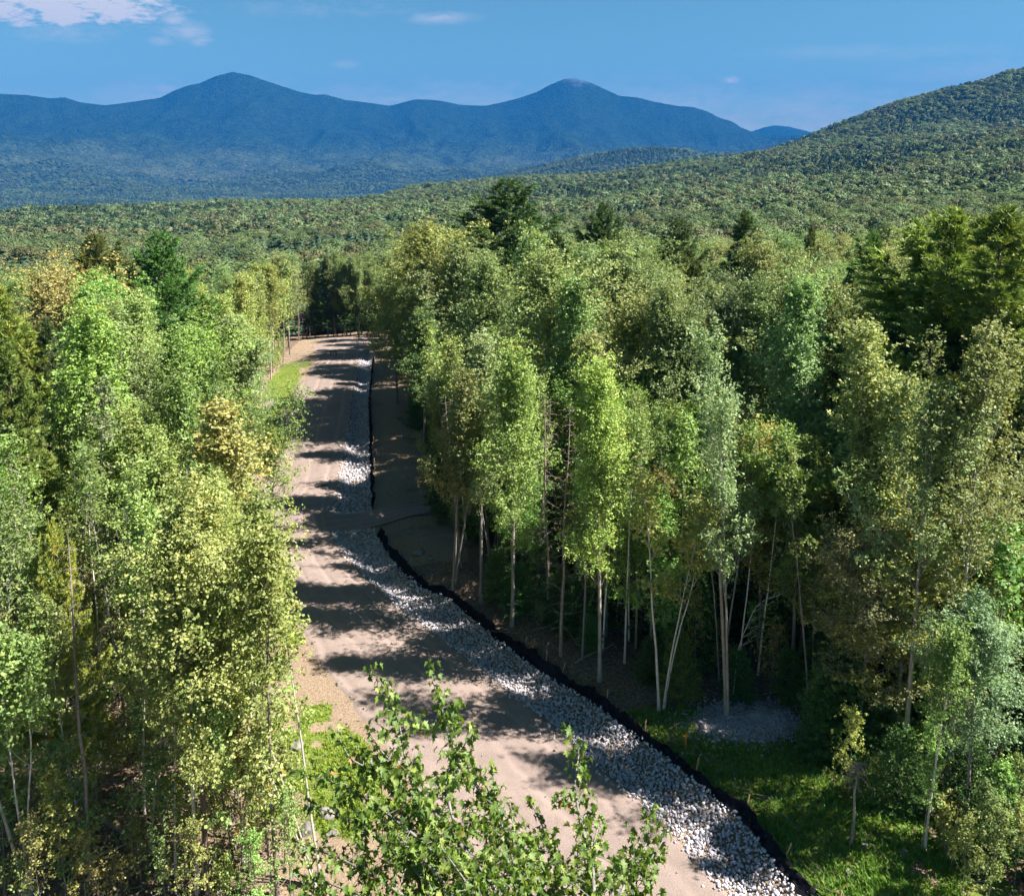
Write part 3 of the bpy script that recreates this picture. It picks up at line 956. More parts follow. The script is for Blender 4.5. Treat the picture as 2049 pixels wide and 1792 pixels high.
def hardwood(seed, H=16, cr=2.6, cb=0.34, n_limbs=34, leaves=13000, ls=0.115, r0=0.13, el=0.6, curve=0.5, lean=0.02, sub=5,
             spread=0.30, top=0.6, stems=1, profile=0.75, gap=0.0, droop=0.0, wander=0.05, tight=1.0):
    rng = np.random.default_rng(seed)
    lines = []; anchors = []   # anchors: (polyline, weight, outward)
    for st in range(stems):
        a0 = rng.random() * 6.28
        ln = lean + (0.13 if stems > 1 else 0) * (0.6 + rng.random())
        k = 12
        T = np.zeros((k, 3))
        hh = H * (1 if st == 0 else 0.8 + 0.15 * rng.random())
        tz = np.linspace(0, 1, k)
        wx = np.cumsum(rng.normal(size=k)) * wander * 0.6; wy = np.cumsum(rng.normal(size=k)) * wander * 0.6
        off = 0.0 if stems == 1 else 0.14
        T[:, 0] = math.cos(a0) * (ln * hh * tz ** 1.2 + off) + wx * tz
        T[:, 1] = math.sin(a0) * (ln * hh * tz ** 1.2 + off) + wy * tz
        T[:, 2] = hh * tz
        rad = r0 * (1 if st == 0 else 0.7) * (1 - tz * 0.93) ** 0.85
        rad[0] *= 1.35
        lines.append((T, rad))
        nl = n_limbs // stems
        for q in range(nl):
            u = (q + rng.random()) / nl
            u = u ** 0.85
            h = cb + (0.985 - cb) * u
            p0 = poly_at(T, h)
            L = cr * (math.sin(math.pi * (0.16 + 0.84 * u) ** profile) ** top + 0.16) * (0.4 + 1.05 * rng.random()) * (1 + 0.25 * math.sin(q * 2.399 * 2 + u * 11 + seed * 1.7))
            if gap and rng.random() < gap:
                continue
            az = q * 2.399 + rng.normal() * 0.4 + seed
            e = el + 0.55 * u + rng.normal() * 0.12
            P = limb(p0, az, min(e, 1.35), L, rng, 5, curve * (0.6 + 0.5 * rng.random()))
            rb = r0 * 0.30 * (1 - h * 0.7)
            lines.append((P, rb * np.linspace(1, 0.15, 5)))
            anchors.append((P, 0.35, q))
            for s in range(sub):
                tt = 0.3 + 0.68 * (s + rng.random()) / sub
                b0 = poly_at(P, tt)
                S = limb(b0, az + rng.choice([-1, 1]) * (0.5 + 0.5 * rng.random()), min(e, 1.3) + rng.normal() * 0.35 + curve * 0.3,
                         L * (0.28 + 0.3 * rng.random()) * (1.15 - 0.4 * tt), rng, 4, curve * 0.6)
                lines.append((S, rb * 0.42 * np.linspace(1, 0.2, 4)))
                anchors.append((S, 1.0, q))
        # upright shoots that make a feathery top
        for q in range(max(4, 11 // stems)):
            u = 0.45 + 0.5 * (q + rng.random()) / 11 * stems
            u = min(u, 0.95)
            h = cb + (0.97 - cb) * u
            P = limb(poly_at(T, h), rng.random() * 6.28, 1.12 + 0.25 * rng.random(), cr * (0.75 + 0.5 * rng.random()), rng, 5, 0.3)
            lines.append((P, r0 * 0.16 * np.linspace(1, 0.15, 5)))
            anchors.append((P, 0.75, 500 + q))
        # leader
        P = T[-4:]
        anchors.append((P, 1.2, 999))
    V, F = tubes(lines, 5)
    tr = (V, F)
    w = np.array([a[1] * (0.4 + np.linalg.norm(a[0][-1] - a[0][0])) for a in anchors]); w /= w.sum()
    cnt = rng.multinomial(leaves, w)
    C, O, tn = [], [], []
    limb_tone = {}
    for (P, ww, q), n in zip(anchors, cnt):
        if n == 0:
            continue
        if q not in limb_tone:
            limb_tone[q] = rng.normal() * 0.10
        # leaves come in small sprays along the twig
        ns = max(1, n // 7)
        tt = 0.15 + 0.95 * rng.random(ns) ** 0.75
        sp_c = poly_at(P, np.clip(tt, 0, 1)) + rng.normal(size=(ns, 3)) * spread * np.array([1.15, 1.15, 0.5]) * tight
        ii = rng.integers(0, ns, n)
        c = sp_c[ii] + rng.normal(size=(n, 3)) * 0.11 * (ls / 0.17)
        C.append(c)
        tn.append(0.5 + limb_tone[q] + 0.14 * rng.normal(size=ns)[ii] + 0.11 * rng.normal(size=n))
    C = np.concatenate(C); tn = np.clip(np.concatenate(tn), 0, 1)
    axis = np.array([0, 0, H * (cb + 1) / 2])
    Od = nrm((C - axis) * np.array([1, 1, 0.4]))
    N = nrm(UP * 0.6 + Od * 0.35 + rng.normal(size=C.shape) * 0.7)
    lv, lf, lt = leaf_cards(C, N, ls, rng, tn, droop=droop)
    return tr, (lv, lf, lt)


def needle_tufts(C, Dn, rng, L=0.2, k=5, w=0.035, tone=None):
    """each tuft: k thin needle-bundle triangles fanning around direction Dn"""
    n = len(C)
    C = np.repeat(C, k, 0); Dn = np.repeat(Dn, k, 0)
    d = nrm(Dn + rng.normal(size=C.shape) * 0.55 + UP * 0.12)
    s = nrm(np.cross(d, rng.normal(size=C.shape)))
    l = (L * (0.7 + 0.6 * rng.random(len(C))))[:, None]
    V = np.stack([C - s * w, C + s * w, C + d * l], 1).reshape(-1, 3)
    F = np.arange(len(C) * 3).reshape(-1, 3)
    t = np.repeat(tone, k) + rng.normal(size=len(C)) * 0.12
    return V, F, np.repeat(np.clip(t, 0, 1), 3)


def conifer(seed, H=18, cr=3.4, cb=0.15, whorl=0.55, per=6, r0=0.2, el=0.12, curve=0.25, style='pine', tufts=7000, tl=0.24, prof=0.8, irregular=0.25, w=0.05):
    rng = np.random.default_rng(seed)
    k = 12; tz = np.linspace(0, 1, k)
    T = np.stack([np.cumsum(rng.normal(size=k)) * 0.03, np.cumsum(rng.normal(size=k)) * 0.03, H * tz], -1)
    lines = [(T, r0 * (1 - 0.95 * tz) ** 0.9)]
    h = cb * H; shoots = []; q = 0
    while h < H * 0.99:
        u = (h / H - cb) / (1 - cb)
        L0 = cr * ((1 - u) ** prof) * (1 if u > 0.12 else 0.65 + 3 * u) + 0.15
        np_ = per if u < 0.9 else max(3, per - 2)
        a0 = rng.random() * 6.28
        for b in range(np_):
            L = L0 * (1 + irregular * rng.normal())
            if L < 0.12 or rng.random() < 0.08:
                continue
            az = a0 + b * 6.283 / np_ + rng.normal() * 0.18
            e = el + (0.9 * u if style == 'pine' else 0.55 * u) + rng.normal() * 0.08
            P = limb(poly_at(T, min(h / H, 0.999)), az, e, L, rng, 5, curve, 0.04)
            lines.append((P, r0 * 0.22 * (1 - 0.6 * u) * np.linspace(1, 0.2, 5)))
            tone = rng.normal() * 0.1
            ns = max(3, int(L / (0.26 if style == 'pine' else 0.2)))
            for s in range(ns):
                tt = 0.22 + 0.8 * (s + rng.random()) / ns
                tt = min(tt, 1)
                b0 = poly_at(P, tt)
                sd_ = 1 if s % 2 else -1
                Ls = L * (0.42 if style == 'pine' else 0.36) * (1.15 - tt) + 0.16
                ee = (0.25 if style == 'pine' else -0.1) + rng.normal() * 0.15
                a = az + sd_ * (0.75 + 0.2 * rng.normal())
                dv = np.array([math.cos(a) * math.cos(ee), math.sin(a) * math.cos(ee), math.sin(ee)])
                shoots.append((b0, dv, Ls, tone, u))
            shoots.append((P[-1] - (P[-1] - P[-2]) * 0.3, nrm(P[-1] - P[-2]), 0.35, tone, u))
        h += whorl * (1.0 - 0.45 * u) * (0.85 + 0.3 * rng.random())
    S0 = np.array([s[0] for s in shoots]); SD = np.array([s[1] for s in shoots]); SL = np.array([s[2] for s in shoots]); ST = np.array([s[3] for s in shoots])
    wgt = SL / SL.sum()
    idx = rng.choice(len(shoots), tufts, p=wgt)
    tt = rng.random(tufts)
    C = S0[idx] + SD[idx] * (SL[idx] * tt)[:, None] + rng.normal(size=(tufts, 3)) * np.array([0.06, 0.06, 0.03])
    V, F, tn = needle_tufts(C, SD[idx], rng, tl, 6, w, 0.45 + ST[idx] + 0.22 * tt)
    return tubes(lines, 5), (V, F, tn)


def bare_tree(seed, H=12, r0=0.09, n=60, L=1.3, el=0.05, curve=-0.3, cb=0.1, sub=3):
    rng = np.random.default_rng(seed)
    k = 10; tz = np.linspace(0, 1, k)
    T = np.stack([np.cumsum(rng.normal(size=k)) * 0.06, np.cumsum(rng.normal(size=k)) * 0.06, H * tz], -1)
    lines = [(T, r0 * (1 - 0.93 * tz) ** 0.8)]
    tw = []
    for q in range(n):
        h = cb + (0.98 - cb) * (q + rng.random()) / n
        az = q * 2.4 + rng.normal() * 0.3
        Lq = L * (1 - 0.7 * h) * (0.4 + 0.9 * rng.random())
        P = limb(poly_at(T, h), az, el + rng.normal() * 0.2, Lq, rng, 4, curve, 0.12)
        tw.append((P, 0.014 * np.linspace(1, 0.3, 4)))
        for s in range(sub):
            t = 0.3 + 0.65 * rng.random()
            S = limb(poly_at(P, t), az + rng.choice([-1, 1]) * 0.7, el + rng.normal() * 0.4, Lq * 0.45, rng, 3, curve, 0.15)
            tw.append((S, 0.007 * np.linspace(1, 0.4, 3)))
    return tubes(lines, 5), tubes(tw, 3)


PROTO = {}


def reg(name, kind, H, tr, cr_, bark, leafm, crown_name='crown'):
    tm = mk(kind + '_trunk', tr[0], tr[1], bark, smooth=True)
    if len(cr_) == 3:
        cm = mk(kind + '_' + crown_name, cr_[0], cr_[1], leafm, {'tone': cr_[2]})
    else:
        cm = mk(kind + '_' + crown_name, cr_[0], cr_[1], leafm)
    PROTO[name] = dict(kind=kind, H=H, trunk=tm, crown=cm, cname=crown_name)


def hw(name, kind, bark, leafm, **kw):
    tr, c = hardwood(**kw)
    reg(name, kind, kw.get('H', 16), tr, c, bark, leafm)


# broadleaf kinds
hw('maple0', 'maple_tree', M_BARK, M_LEAF, seed=1, H=16, cr=3.3, spread=0.36, leaves=36000, cb=0.3)
hw('maple1', 'maple_tree', M_BARK, M_LEAF, seed=2, H=16, cr=3.0, spread=0.34, leaves=33000, cb=0.27, el=0.75, n_limbs=38)
hw('maple2', 'maple_tree', M_BARK, M_LEAF, seed=3, H=15, cr=3.5, spread=0.38, leaves=36000, cb=0.26, el=0.45, profile=0.9)
hw('maple4', 'maple_tree', M_BARK, M_LEAF, seed=6, H=15, cr=2.8, leaves=16000, cb=0.6, spread=0.34)
hw('maple3', 'maple_tree', M_BARK, M_LEAF, seed=4, H=16, cr=2.2, leaves=30000, cb=0.36, el=0.95, n_limbs=30, stems=2)
hw('aspen0', 'aspen_tree', M_BARK, M_LEAF_SILVER, seed=11, H=17, cr=2.5, leaves=33000, cb=0.32, el=0.95, curve=0.45, ls=0.11, n_limbs=46, spread=0.32)
hw('aspen1', 'aspen_tree', M_BARK, M_LEAF_SILVER, seed=12, H=17, cr=2.9, leaves=36000, cb=0.3, el=0.85, curve=0.5, ls=0.11, n_limbs=46, spread=0.34)
hw('aspen2', 'aspen_tree', M_BARK, M_LEAF_SILVER, seed=13, H=16, cr=2.9, leaves=33000, cb=0.35, el=0.7, curve=0.4, ls=0.115, n_limbs=36)
hw('sparse0', 'ash_tree', M_BARK, M_LEAF_SILVER, seed=21, H=16.5, cr=3.0, leaves=15000, cb=0.40, el=0.55, curve=0.75, ls=0.11, n_limbs=26, r0=0.12, spread=0.2, sub=6)
hw('sparse1', 'ash_tree', M_BARK, M_LEAF_SILVER, seed=22, H=16.5, cr=2.6, leaves=14000, cb=0.34, el=0.6, curve=0.7, ls=0.11, n_limbs=24, r0=0.11, spread=0.2, stems=2, sub=6)
hw('birch0', 'birch_tree', M_BIRCH, M_LEAF, seed=31, H=12, cr=1.6, leaves=7000, cb=0.48, el=0.8, curve=0.3, ls=0.115, n_limbs=26, r0=0.075, spread=0.22, lean=0.07, wander=0.09)
hw('birch1', 'birch_tree', M_BIRCH, M_LEAF, seed=32, H=12, cr=1.5, leaves=6600, cb=0.5, el=0.9, curve=0.2, ls=0.13, n_limbs=22, r0=0.07, spread=0.22, stems=3, wander=0.08)
hw('birch2', 'birch_tree', M_BIRCH, M_LEAF, seed=33, H=12, cr=1.8, leaves=8000, cb=0.42, el=0.7, curve=0.3, ls=0.13, n_limbs=28, r0=0.08, spread=0.25, lean=0.04, wander=0.07)
hw('pole0', 'birch_tree', M_BIRCH, M_LEAF, seed=35, H=13, cr=1.3, leaves=3800, cb=0.62, el=0.8, curve=0.3, ls=0.115, n_limbs=20, r0=0.06, spread=0.25, lean=0.06, wander=0.08)
hw('pole1', 'birch_tree', M_BARK, M_LEAF, seed=36, H=13, cr=1.5, leaves=3800, cb=0.56, el=0.7, curve=0.3, ls=0.115, n_limbs=22, r0=0.07, spread=0.25, lean=0.03, wander=0.09, stems=2)
hw('sap0', 'sapling', M_BARK, M_LEAF, seed=41, H=6, cr=1.1, leaves=1900, cb=0.22, el=0.5, ls=0.12, n_limbs=18, r0=0.04, sub=3, spread=0.18, lean=0.06)
hw('sap1', 'sapling', M_BARK, M_LEAF, seed=42, H=6, cr=1.4, leaves=2600, cb=0.12, el=0.35, ls=0.12, n_limbs=20, r0=0.04, sub=3, spread=0.2, lean=0.04)
hw('sap2', 'sapling', M_BARK, M_LEAF_SILVER, seed=43, H=7, cr=1.0, leaves=1700, cb=0.35, el=0.8, ls=0.12, n_limbs=16, r0=0.045, sub=3, spread=0.18, lean=0.05)
hw('shrub0', 'shrub', M_TWIG, M_LEAF, seed=51, H=1.9, cr=0.9, leaves=1100, cb=0.08, el=0.7, ls=0.085, n_limbs=16, r0=0.02, sub=3, spread=0.14, stems=3)


def cf(name, kind, bark, leafm, **kw):
    tr, c = conifer(**kw)
    reg(name, kind, kw.get('H', 18), tr, c, bark, leafm)


cf('pine0', 'pine_tree', M_DARKBARK, M_PINE, seed=61, H=20, cr=4.2, tufts=17000, cb=0.3, prof=0.7, irregular=0.3, el=0.02, curve=0.35, tl=0.27, whorl=0.95, per=6, w=0.032)
cf('pine1', 'pine_tree', M_DARKBARK, M_PINE, seed=62, H=20, cr=3.9, tufts=16000, cb=0.33, prof=0.75, irregular=0.32, el=0.08, curve=0.4, tl=0.27, whorl=1.0, per=5, w=0.032)
cf('pine2', 'pine_tree', M_DARKBARK, M_PINE, seed=63, H=18, cr=4.6, tufts=17000, cb=0.28, prof=0.6, irregular=0.36, el=0.1, curve=0.4, tl=0.29, whorl=1.1, per=5, w=0.034)
cf('spruce0', 'spruce_tree', M_DARKBARK, M_FIR, seed=71, H=14, cr=2.0, tufts=9000, cb=0.12, prof=0.85, irregular=0.15, el=-0.05, curve=0.1, style='spruce', whorl=0.34, tl=0.17, per=7, r0=0.14, w=0.035)
cf('spruce1', 'spruce_tree', M_DARKBARK, M_FIR, seed=72, H=13, cr=2.3, tufts=9000, cb=0.08, prof=0.8, irregular=0.2, el=-0.12, curve=0.2, style='spruce', whorl=0.36, tl=0.17, per=7, r0=0.14, w=0.035)
cf('fir0', 'fir_sapling', M_DARKBARK, M_FIR, seed=81, H=4, cr=1.1, tufts=2600, cb=0.05, prof=0.9, irregular=0.12, el=0.05, curve=0.15, style='spruce', whorl=0.24, tl=0.12, per=6, r0=0.04, w=0.028)
cf('fir1', 'fir_sapling', M_DARKBARK, M_FIR, seed=82, H=5, cr=1.5, tufts=3200, cb=0.04, prof=0.8, irregular=0.15, el=0.0, curve=0.15, style='spruce', whorl=0.28, tl=0.13, per=6, r0=0.05, w=0.03)
for i_, (s_, kw) in enumerate(((91, dict(H=13, n=80, L=1.5)), (92, dict(H=10, n=60, L=1.3, el=0.2, curve=-0.6)), (93, dict(H=6, n=46, L=1.6, el=0.6, curve=0.4, r0=0.045)))):
    tr, tw = bare_tree(s_, **kw)
    reg('dead%d' % i_, 'dead_tree', kw['H'], tr, tw, M_TWIG, M_TWIG, 'twigs')

# ------------------------------------------------------------------ placing trees
TREES = []
SPECIAL = []
USED = {}
_STOP = set('rising standing above leaning with just behind in near at below cut under beside hanging reaching hiding overhanging directly where whose from on between running crossing over and that among of to the a'.split())


def short_name(label):
    out = []
    for w in label.split():
        if w in _STOP and len(out) >= 2:
            break
        out.append(w)
    return ' '.join(out)


def auto_label(kind, x, y, H, Hn, tint, group):
    look = []
    if H > Hn * 1.08: look.append('tall')
    elif H < Hn * 0.92: look.append('short')
    if tint[0] > 1.4: look.append('russet')
    elif tint[2] < 0.65: look.append('vivid')
    elif tint[0] > 1.15: look.append('yellowish')
    elif tint[0] < 0.88: look.append('dull')
    elif tint[0] < 0.94: look.append('deep green')
    elif tint[0] > 1.06: look.append('pale green')
    best = sorted(SPECIAL, key=lambda s: (s[0] - x) ** 2 + (s[1] - y) ** 2)[:6]
    lab = None
    for sx, sy, nm in best:
        dx, dy = x - sx, y - sy
        d = math.hypot(dx, dy)
        far = 'just ' if d < 4.5 else ('' if d < 11 else 'well ')
        # left and right as seen from the road camera
        side = dx * math.cos(math.atan2(sx, sy)) - dy * math.sin(math.atan2(sx, sy))
        deep = dx * math.sin(math.atan2(sx, sy)) + dy * math.cos(math.atan2(sx, sy))
        if abs(side) > abs(deep):
            rel = far + ('right of' if side > 0 else 'left of')
        else:
            rel = far + ('behind' if deep > 0 else 'in front of')
        lab = '%s, %s the %s' % (' '.join(look + [kind]), rel, nm)
        if lab not in USED:
            break
    lab = ' '.join(lab.split()[:16])
    USED.setdefault(lab, group)
    return lab




def tree(proto, x, y, H, label, group=None, kind=None, tint=(1, 1, 1), rot=None, wide=1.0, tilt=0.0, lean=0.0, cat=None, bark=(1, 1, 1)):
    p = PROTO[proto]
    z = float(G(x, y))
    root = D.objects.new(kind or p['kind'], None); COL.objects.link(root)
    root.empty_display_size = 0.3
    root.location = (x, y, z - 0.05)
    s = H / p['H']
    root.scale = (s * wide, s * wide, s)
    root.rotation_euler = (tilt * math.cos(x * 3), tilt * math.sin(y * 5), random.random() * 6.283 if rot is None else rot)
    if lean:
        root.rotation_euler = (0, lean, 0)
    root['label'] = label
    root['category'] = cat or {'fir_sapling': 'fir', 'shrub': 'shrub', 'sapling': 'sapling'}.get(p['kind'], 'tree')
    if group:
        root['group'] = USED.get(label, group)
    a = ob('trunk', p['trunk'], root); a.color = (*bark, 1)
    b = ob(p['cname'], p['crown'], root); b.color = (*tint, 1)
    TREES.append((x, y, 1.4))
    if not group:
        SPECIAL.append((x, y, short_name(label)))
    return root


def by_top(proto, px, py, dist, label, **kw):
    d = ray(px, py); t = dist / math.hypot(d[0], d[1])
    x, y = d[0] * t, d[1] * t
    ztop = CAMZ + d[2] * t
    return tree(proto, x, y, ztop - float(G(x, y)), label, **kw)


def by_base(proto, px, py, H, label, **kw):
    p = at(px, py)
    return tree(proto, p[0], p[1], H, label, **kw)


SPECIAL += [(-6.0, 62.0, 'side track entrance'), (-25.5, 88.5, 'two pale posts'), (-27.0, 112.0, 'sawhorse'), (-32.0, 136.0, 'far left corner of the road'),
            (-21.0, 132.0, 'far right corner of the road'), (10.6, 36.3, 'gravel patch'), (-26, 143.0, 'closed end of the road')]
random.seed(4)
YEL = (1.08, 1.12, 0.8); SIL = (1.05, 1.06, 1.15); DK = (0.85, 0.95, 0.85); BR = (1.2, 0.98, 0.9); BG = (0.85, 1.15, 0.7)

# single trees the photograph picks out: pines standing above the canopy
by_top('pine0', 1020, 362, 88, 'tallest dark pine rising alone against the forested slope right of centre', wide=1.85, tint=DK)
by_top('pine1', 1118, 470, 88, 'shorter pine leaning out beside the tallest dark pine', wide=1.2, tint=DK)
by_top('pine2', 1210, 415, 112, 'small rounded dark pine standing above the canopy right of the tallest pine', wide=0.95, tint=DK)
by_top('pine0', 1362, 440, 88, 'dark pine with tiered branches above the broadleaf crowns', wide=1.1)
by_top('pine1', 1500, 430, 80, 'broad green pine above the canopy right of the tiered dark pine', wide=1.15)
by_top('pine1', 1622, 455, 96, 'thin half dead pine with bare twigs above the canopy', wide=0.6, tint=(1.3, 1.1, 1))
by_top('pine2', 1740, 478, 70, 'bright green pine in front of the far right pines', wide=0.8, tint=(1.25, 1.3, 1))
by_top('pine2', 1890, 445, 51, 'large sunlit pine near the right frame edge', wide=1.4, tint=(2.0, 1.85, 1.15))  # bright tint puts the sunlight on this pine into its needle colour
by_top('pine1', 2010, 430, 47, 'tallest sunlit pine at the right frame edge with long open branches', wide=1.4, tint=(2.0, 1.85, 1.15))  # sunlit look put into the needle colour by the tint
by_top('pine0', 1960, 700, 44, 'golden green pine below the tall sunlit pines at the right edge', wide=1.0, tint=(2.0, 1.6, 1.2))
by_top('pine2', 200, 485, 74, 'dark bronze pine above the canopy on the left, left one of two', wide=1.25, tint=(1.3, 1.1, 0.9))
by_top('pine0', 322, 466, 75, 'deep green pine above the canopy on the left, right one of two', wide=1.2, tint=(0.9, 1.2, 0.8))
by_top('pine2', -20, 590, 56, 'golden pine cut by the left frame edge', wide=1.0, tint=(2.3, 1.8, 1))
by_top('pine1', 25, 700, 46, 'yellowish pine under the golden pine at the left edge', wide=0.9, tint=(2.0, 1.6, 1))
by_top('spruce1', 415, 600, 66, 'dark spruce with shelving branches beside the left roadside trees', wide=1.25, tint=(1.6, 1.4, 0.9))
by_top('spruce0', 85, 560, 74, 'dark spruce behind the golden pine on the left', wide=1.1)
by_top('maple1', 165, 660, 50, 'vivid green maple with upright brushy limbs on the left', tint=(0.95, 1.15, 0.7), wide=1.15)
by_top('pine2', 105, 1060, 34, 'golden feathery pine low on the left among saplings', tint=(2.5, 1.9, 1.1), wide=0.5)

# right of the road: the big roadside crowns
by_top('maple2', 850, 482, 84, 'broad maple leaning over the far stretch of road below the tallest pine', wide=1.5, tint=(1.1, 1.05, 0.8))
by_top('maple0', 925, 520, 79, 'tall leafy maple directly behind the broad roadside maple', wide=1.35, tint=SIL)
by_top('maple2', 790, 560, 92, 'dark green maple overhanging the far end of the stone ditch', wide=1.2, tint=DK)
by_top('maple1', 845, 640, 74, 'shaded maple whose crown hangs over the far silt fence', wide=1.3, tint=(0.8, 0.95, 0.8))
by_top('maple2', 960, 715, 64, 'yellow topped maple where the side track enters the woods', wide=1.25, tint=YEL)
by_top('maple0', 880, 790, 62, 'green maple above the side track entrance', wide=1.0, tint=(1, 1, 0.9))
by_base('maple3', 905, 1190, 13.5, 'twin stemmed maple at the corner of the woods beside the side track', tint=(1.1, 1.05, 1))
by_base('aspen0', 963, 1205, 15, 'slim aspen just behind the woods corner by the side track', tint=SIL)
by_base('maple1', 1025, 1252, 14.5, 'straight grey trunked maple standing behind the bend of the silt fence', tint=YEL, bark=(1.3, 1.25, 1.2))
by_base('dead0', 1120, 1312, 13.5, 'bare dead spruce with short twigs between living trunks')
by_base('sap2', 1165, 1318, 10, 'slender pale trunk with a thin crown beside the dead spruce', tint=SIL)
by_base('aspen1', 1200, 1362, 15, 'straight pale trunked aspen with a bright column of leaves', tint=(1.15, 1.25, 0.75), wide=0.95, bark=(1.5, 1.45, 1.35))
by_base('birch1', 1322, 1418, 12, 'clump of thin leafy stems at the woods edge behind the grass', tint=(1.3, 1.2, 0.9))
by_base('sparse1', 1458, 1428, 16.8, 'tall pale trunked tree standing alone at the edge of the gravel patch', tint=SIL, bark=(1.7, 1.6, 1.5), wide=0.9, rot=1.2)
by_base('sparse0', 1805, 1560, 14.8, 'sparse grey limbed ash with an olive crown, left of a pair on the right', tint=(1.12, 1.1, 1), bark=(1.7, 1.65, 1.6), wide=1.1)
by_base('sparse0', 1895, 1575, 17.0, 'taller sparse grey limbed ash with an olive crown, right of a pair', tint=(1.15, 1.1, 1), bark=(1.7, 1.65, 1.6), rot=2.0)
by_base('sap2', 1985, 1560, 11, 'thin trunked tree right of the two sparse ashes', tint=BG)
by_base('birch0', 1850, 1700, 8.5, 'slim lichened trunk with small leaf clusters near the lower right corner', tint=BG)
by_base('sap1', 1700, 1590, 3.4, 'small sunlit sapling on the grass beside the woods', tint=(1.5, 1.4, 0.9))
by_base('sap0', 2000, 1750, 4.0, 'leafy sapling in the lower right corner', tint=BG)
by_base('sap1', 1925, 1790, 2.8, 'pale green low sapling at the bottom right edge', tint=(1.3, 1.2, 0.9))
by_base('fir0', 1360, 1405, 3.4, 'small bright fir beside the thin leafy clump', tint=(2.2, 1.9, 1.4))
by_base('fir1', 1640, 1500, 3.8, 'bluish green fir at the end of the gravel patch', tint=(1.5, 1.5, 1.5))

# left of the road near the camera
by_base('birch0', 555, 1792, 13, 'dark slim trunk running the full height beside the road on the left', bark=(0.35, 0.32, 0.3), tint=YEL, lean=-0.05)
by_base('birch1', 640, 1780, 11.5, 'white forked birch leaning left at the roadside clearing', tint=YEL, wide=0.9, lean=-0.2, bark=(0.7, 0.68, 0.65))
by_base('birch2', 395, 1785, 13, 'white birch with a bent trunk in the lower left thicket', tint=(1.2, 1.15, 0.8))
by_base('maple0', 415, 1800, 13.5, 'reddish dark trunk behind the white birch in the lower left', bark=(0.6, 0.45, 0.38), tint=(1.1, 1, 0.8))
by_base('birch1', 60, 1785, 12, 'pair of pale trunks at the bottom left corner', tint=(1, 1.1, 0.8))
by_base('birch0', 300, 1700, 9, 'leaning pale stem crossing the lower left thicket', tilt=0.2)
by_base('sap2', 480, 1790, 8, 'very thin dark sapling stem between the birch and the roadside', bark=(0.4, 0.35, 0.3), tint=YEL, lean=-0.06)
by_top('maple4', 500, 1075, 36, 'sunlit yellow green maple reaching over the left edge of the road', tint=(1.12, 1.15, 0.75), wide=1.0)
by_top('maple4', 545, 880, 49, 'bright green maple hiding the left edge of the road', tint=(1.05, 1.12, 0.8), wide=0.95)
by_top('aspen2', 430, 800, 55, 'round topped grey green tree behind the roadside maples on the left', tint=(1.1, 1.1, 0.9))
by_top('maple3', 100, 880, 44, 'bright lime maple on the far left', tint=(1.05, 1.25, 0.7))
by_top('dead1', 20, 880, 42, 'bare twiggy dead tree at the left frame edge')

random.seed(8)
for k in range(46):
    y = 77 + 48 * random.random(); x = float(lx(EDGE_L, y)) - 0.3 - 3.2 * random.random() ** 1.5
    lab = auto_label('slender pale stemmed tree', x, y, 1, 1, (1, 1, 1), 'slender pale stemmed trees along the left verge of the far road')
    tree(random.choice(['birch0', 'birch2', 'sap2']), x, y, 10.5 + 3.5 * random.random(), lab, group='slender pale stemmed trees along the left verge of the far road',
         kind='slender_tree', tint=(1.2, 1.15, 0.85), bark=(0.8, 0.74, 0.7), wide=0.9)
for k in range(34):
    x = -37 + 24 * random.random(); y = 144.5 + 6 * random.random()
    lab = auto_label('slender dark stemmed tree', x, y, 1, 1, (1, 1, 1), 'slender dark stemmed trees behind the far end of the road')
    tree(random.choice(['birch0', 'maple3', 'maple1', 'spruce0']), x, y, 10.5 + 3 * random.random(), lab, group='slender dark stemmed trees behind the far end of the road',
         kind='slender_tree', tint=(0.9, 0.95, 0.9), bark=(0.5, 0.46, 0.44), wide=0.9)

for k in range(120):
    y = 78 + 46 * random.random(); x = float(lx(EDGE_L, y)) - 0.6 - 7 * random.random()
    lab = auto_label('leafy sapling', x, y, 1, 1, (1, 1, 1), 'leafy saplings under the trees of the far left verge')
    tree(random.choice(['sap1', 'sap0', 'shrub0', 'sap1']), x, y, 1.6 + 3.2 * random.random() ** 2, lab, group='leafy saplings under the trees of the far left verge', tint=(1.15, 1.15, 0.8), wide=1.3)

random.seed(15)
for k in range(100):
    if k < 48:
        y = 27.5 + 20 * random.random(); x = float(lx(EDGE_L, y)) - 0.3 - 9 * random.random()
        g_ = 'thin bare pale stems left of the near road'
    else:
        y = 36 + 24 * random.random(); x = float(lx(EDGE_R, y)) + 0.2 + 5 * random.random()
        g_ = 'thin bare pale stems right of the silt fence'
    if any((x - p) ** 2 + (y - q) ** 2 < 0.5 for p, q, c in TREES):
        continue
    if abs(y - (59 + 0.62 * (x + 13) * (0.75 + 0.02 * (x + 13)))) < 2.1 and x > -13:
        continue
    b = 0.7 + 0.8 * random.random()
    tree(random.choice(['pole0', 'pole1', 'pole0', 'dead0']), x, y, 9.5 + 4 * random.random(), auto_label('thin bare pale stem', x, y, 1, 1, (1, 1, 1), g_), group=g_, kind='slender_tree',
         tint=(1.0, 1.1, 0.8), bark=(b, b, b), tilt=0.05)

# ---- the general forest
random.seed(11)
rng = np.random.default_rng(77)


def visible_band(x, y):
    a = math.atan2(x, y)
    return abs(a) < math.radians(35) + 3.0 / max(math.hypot(x, y), 1)


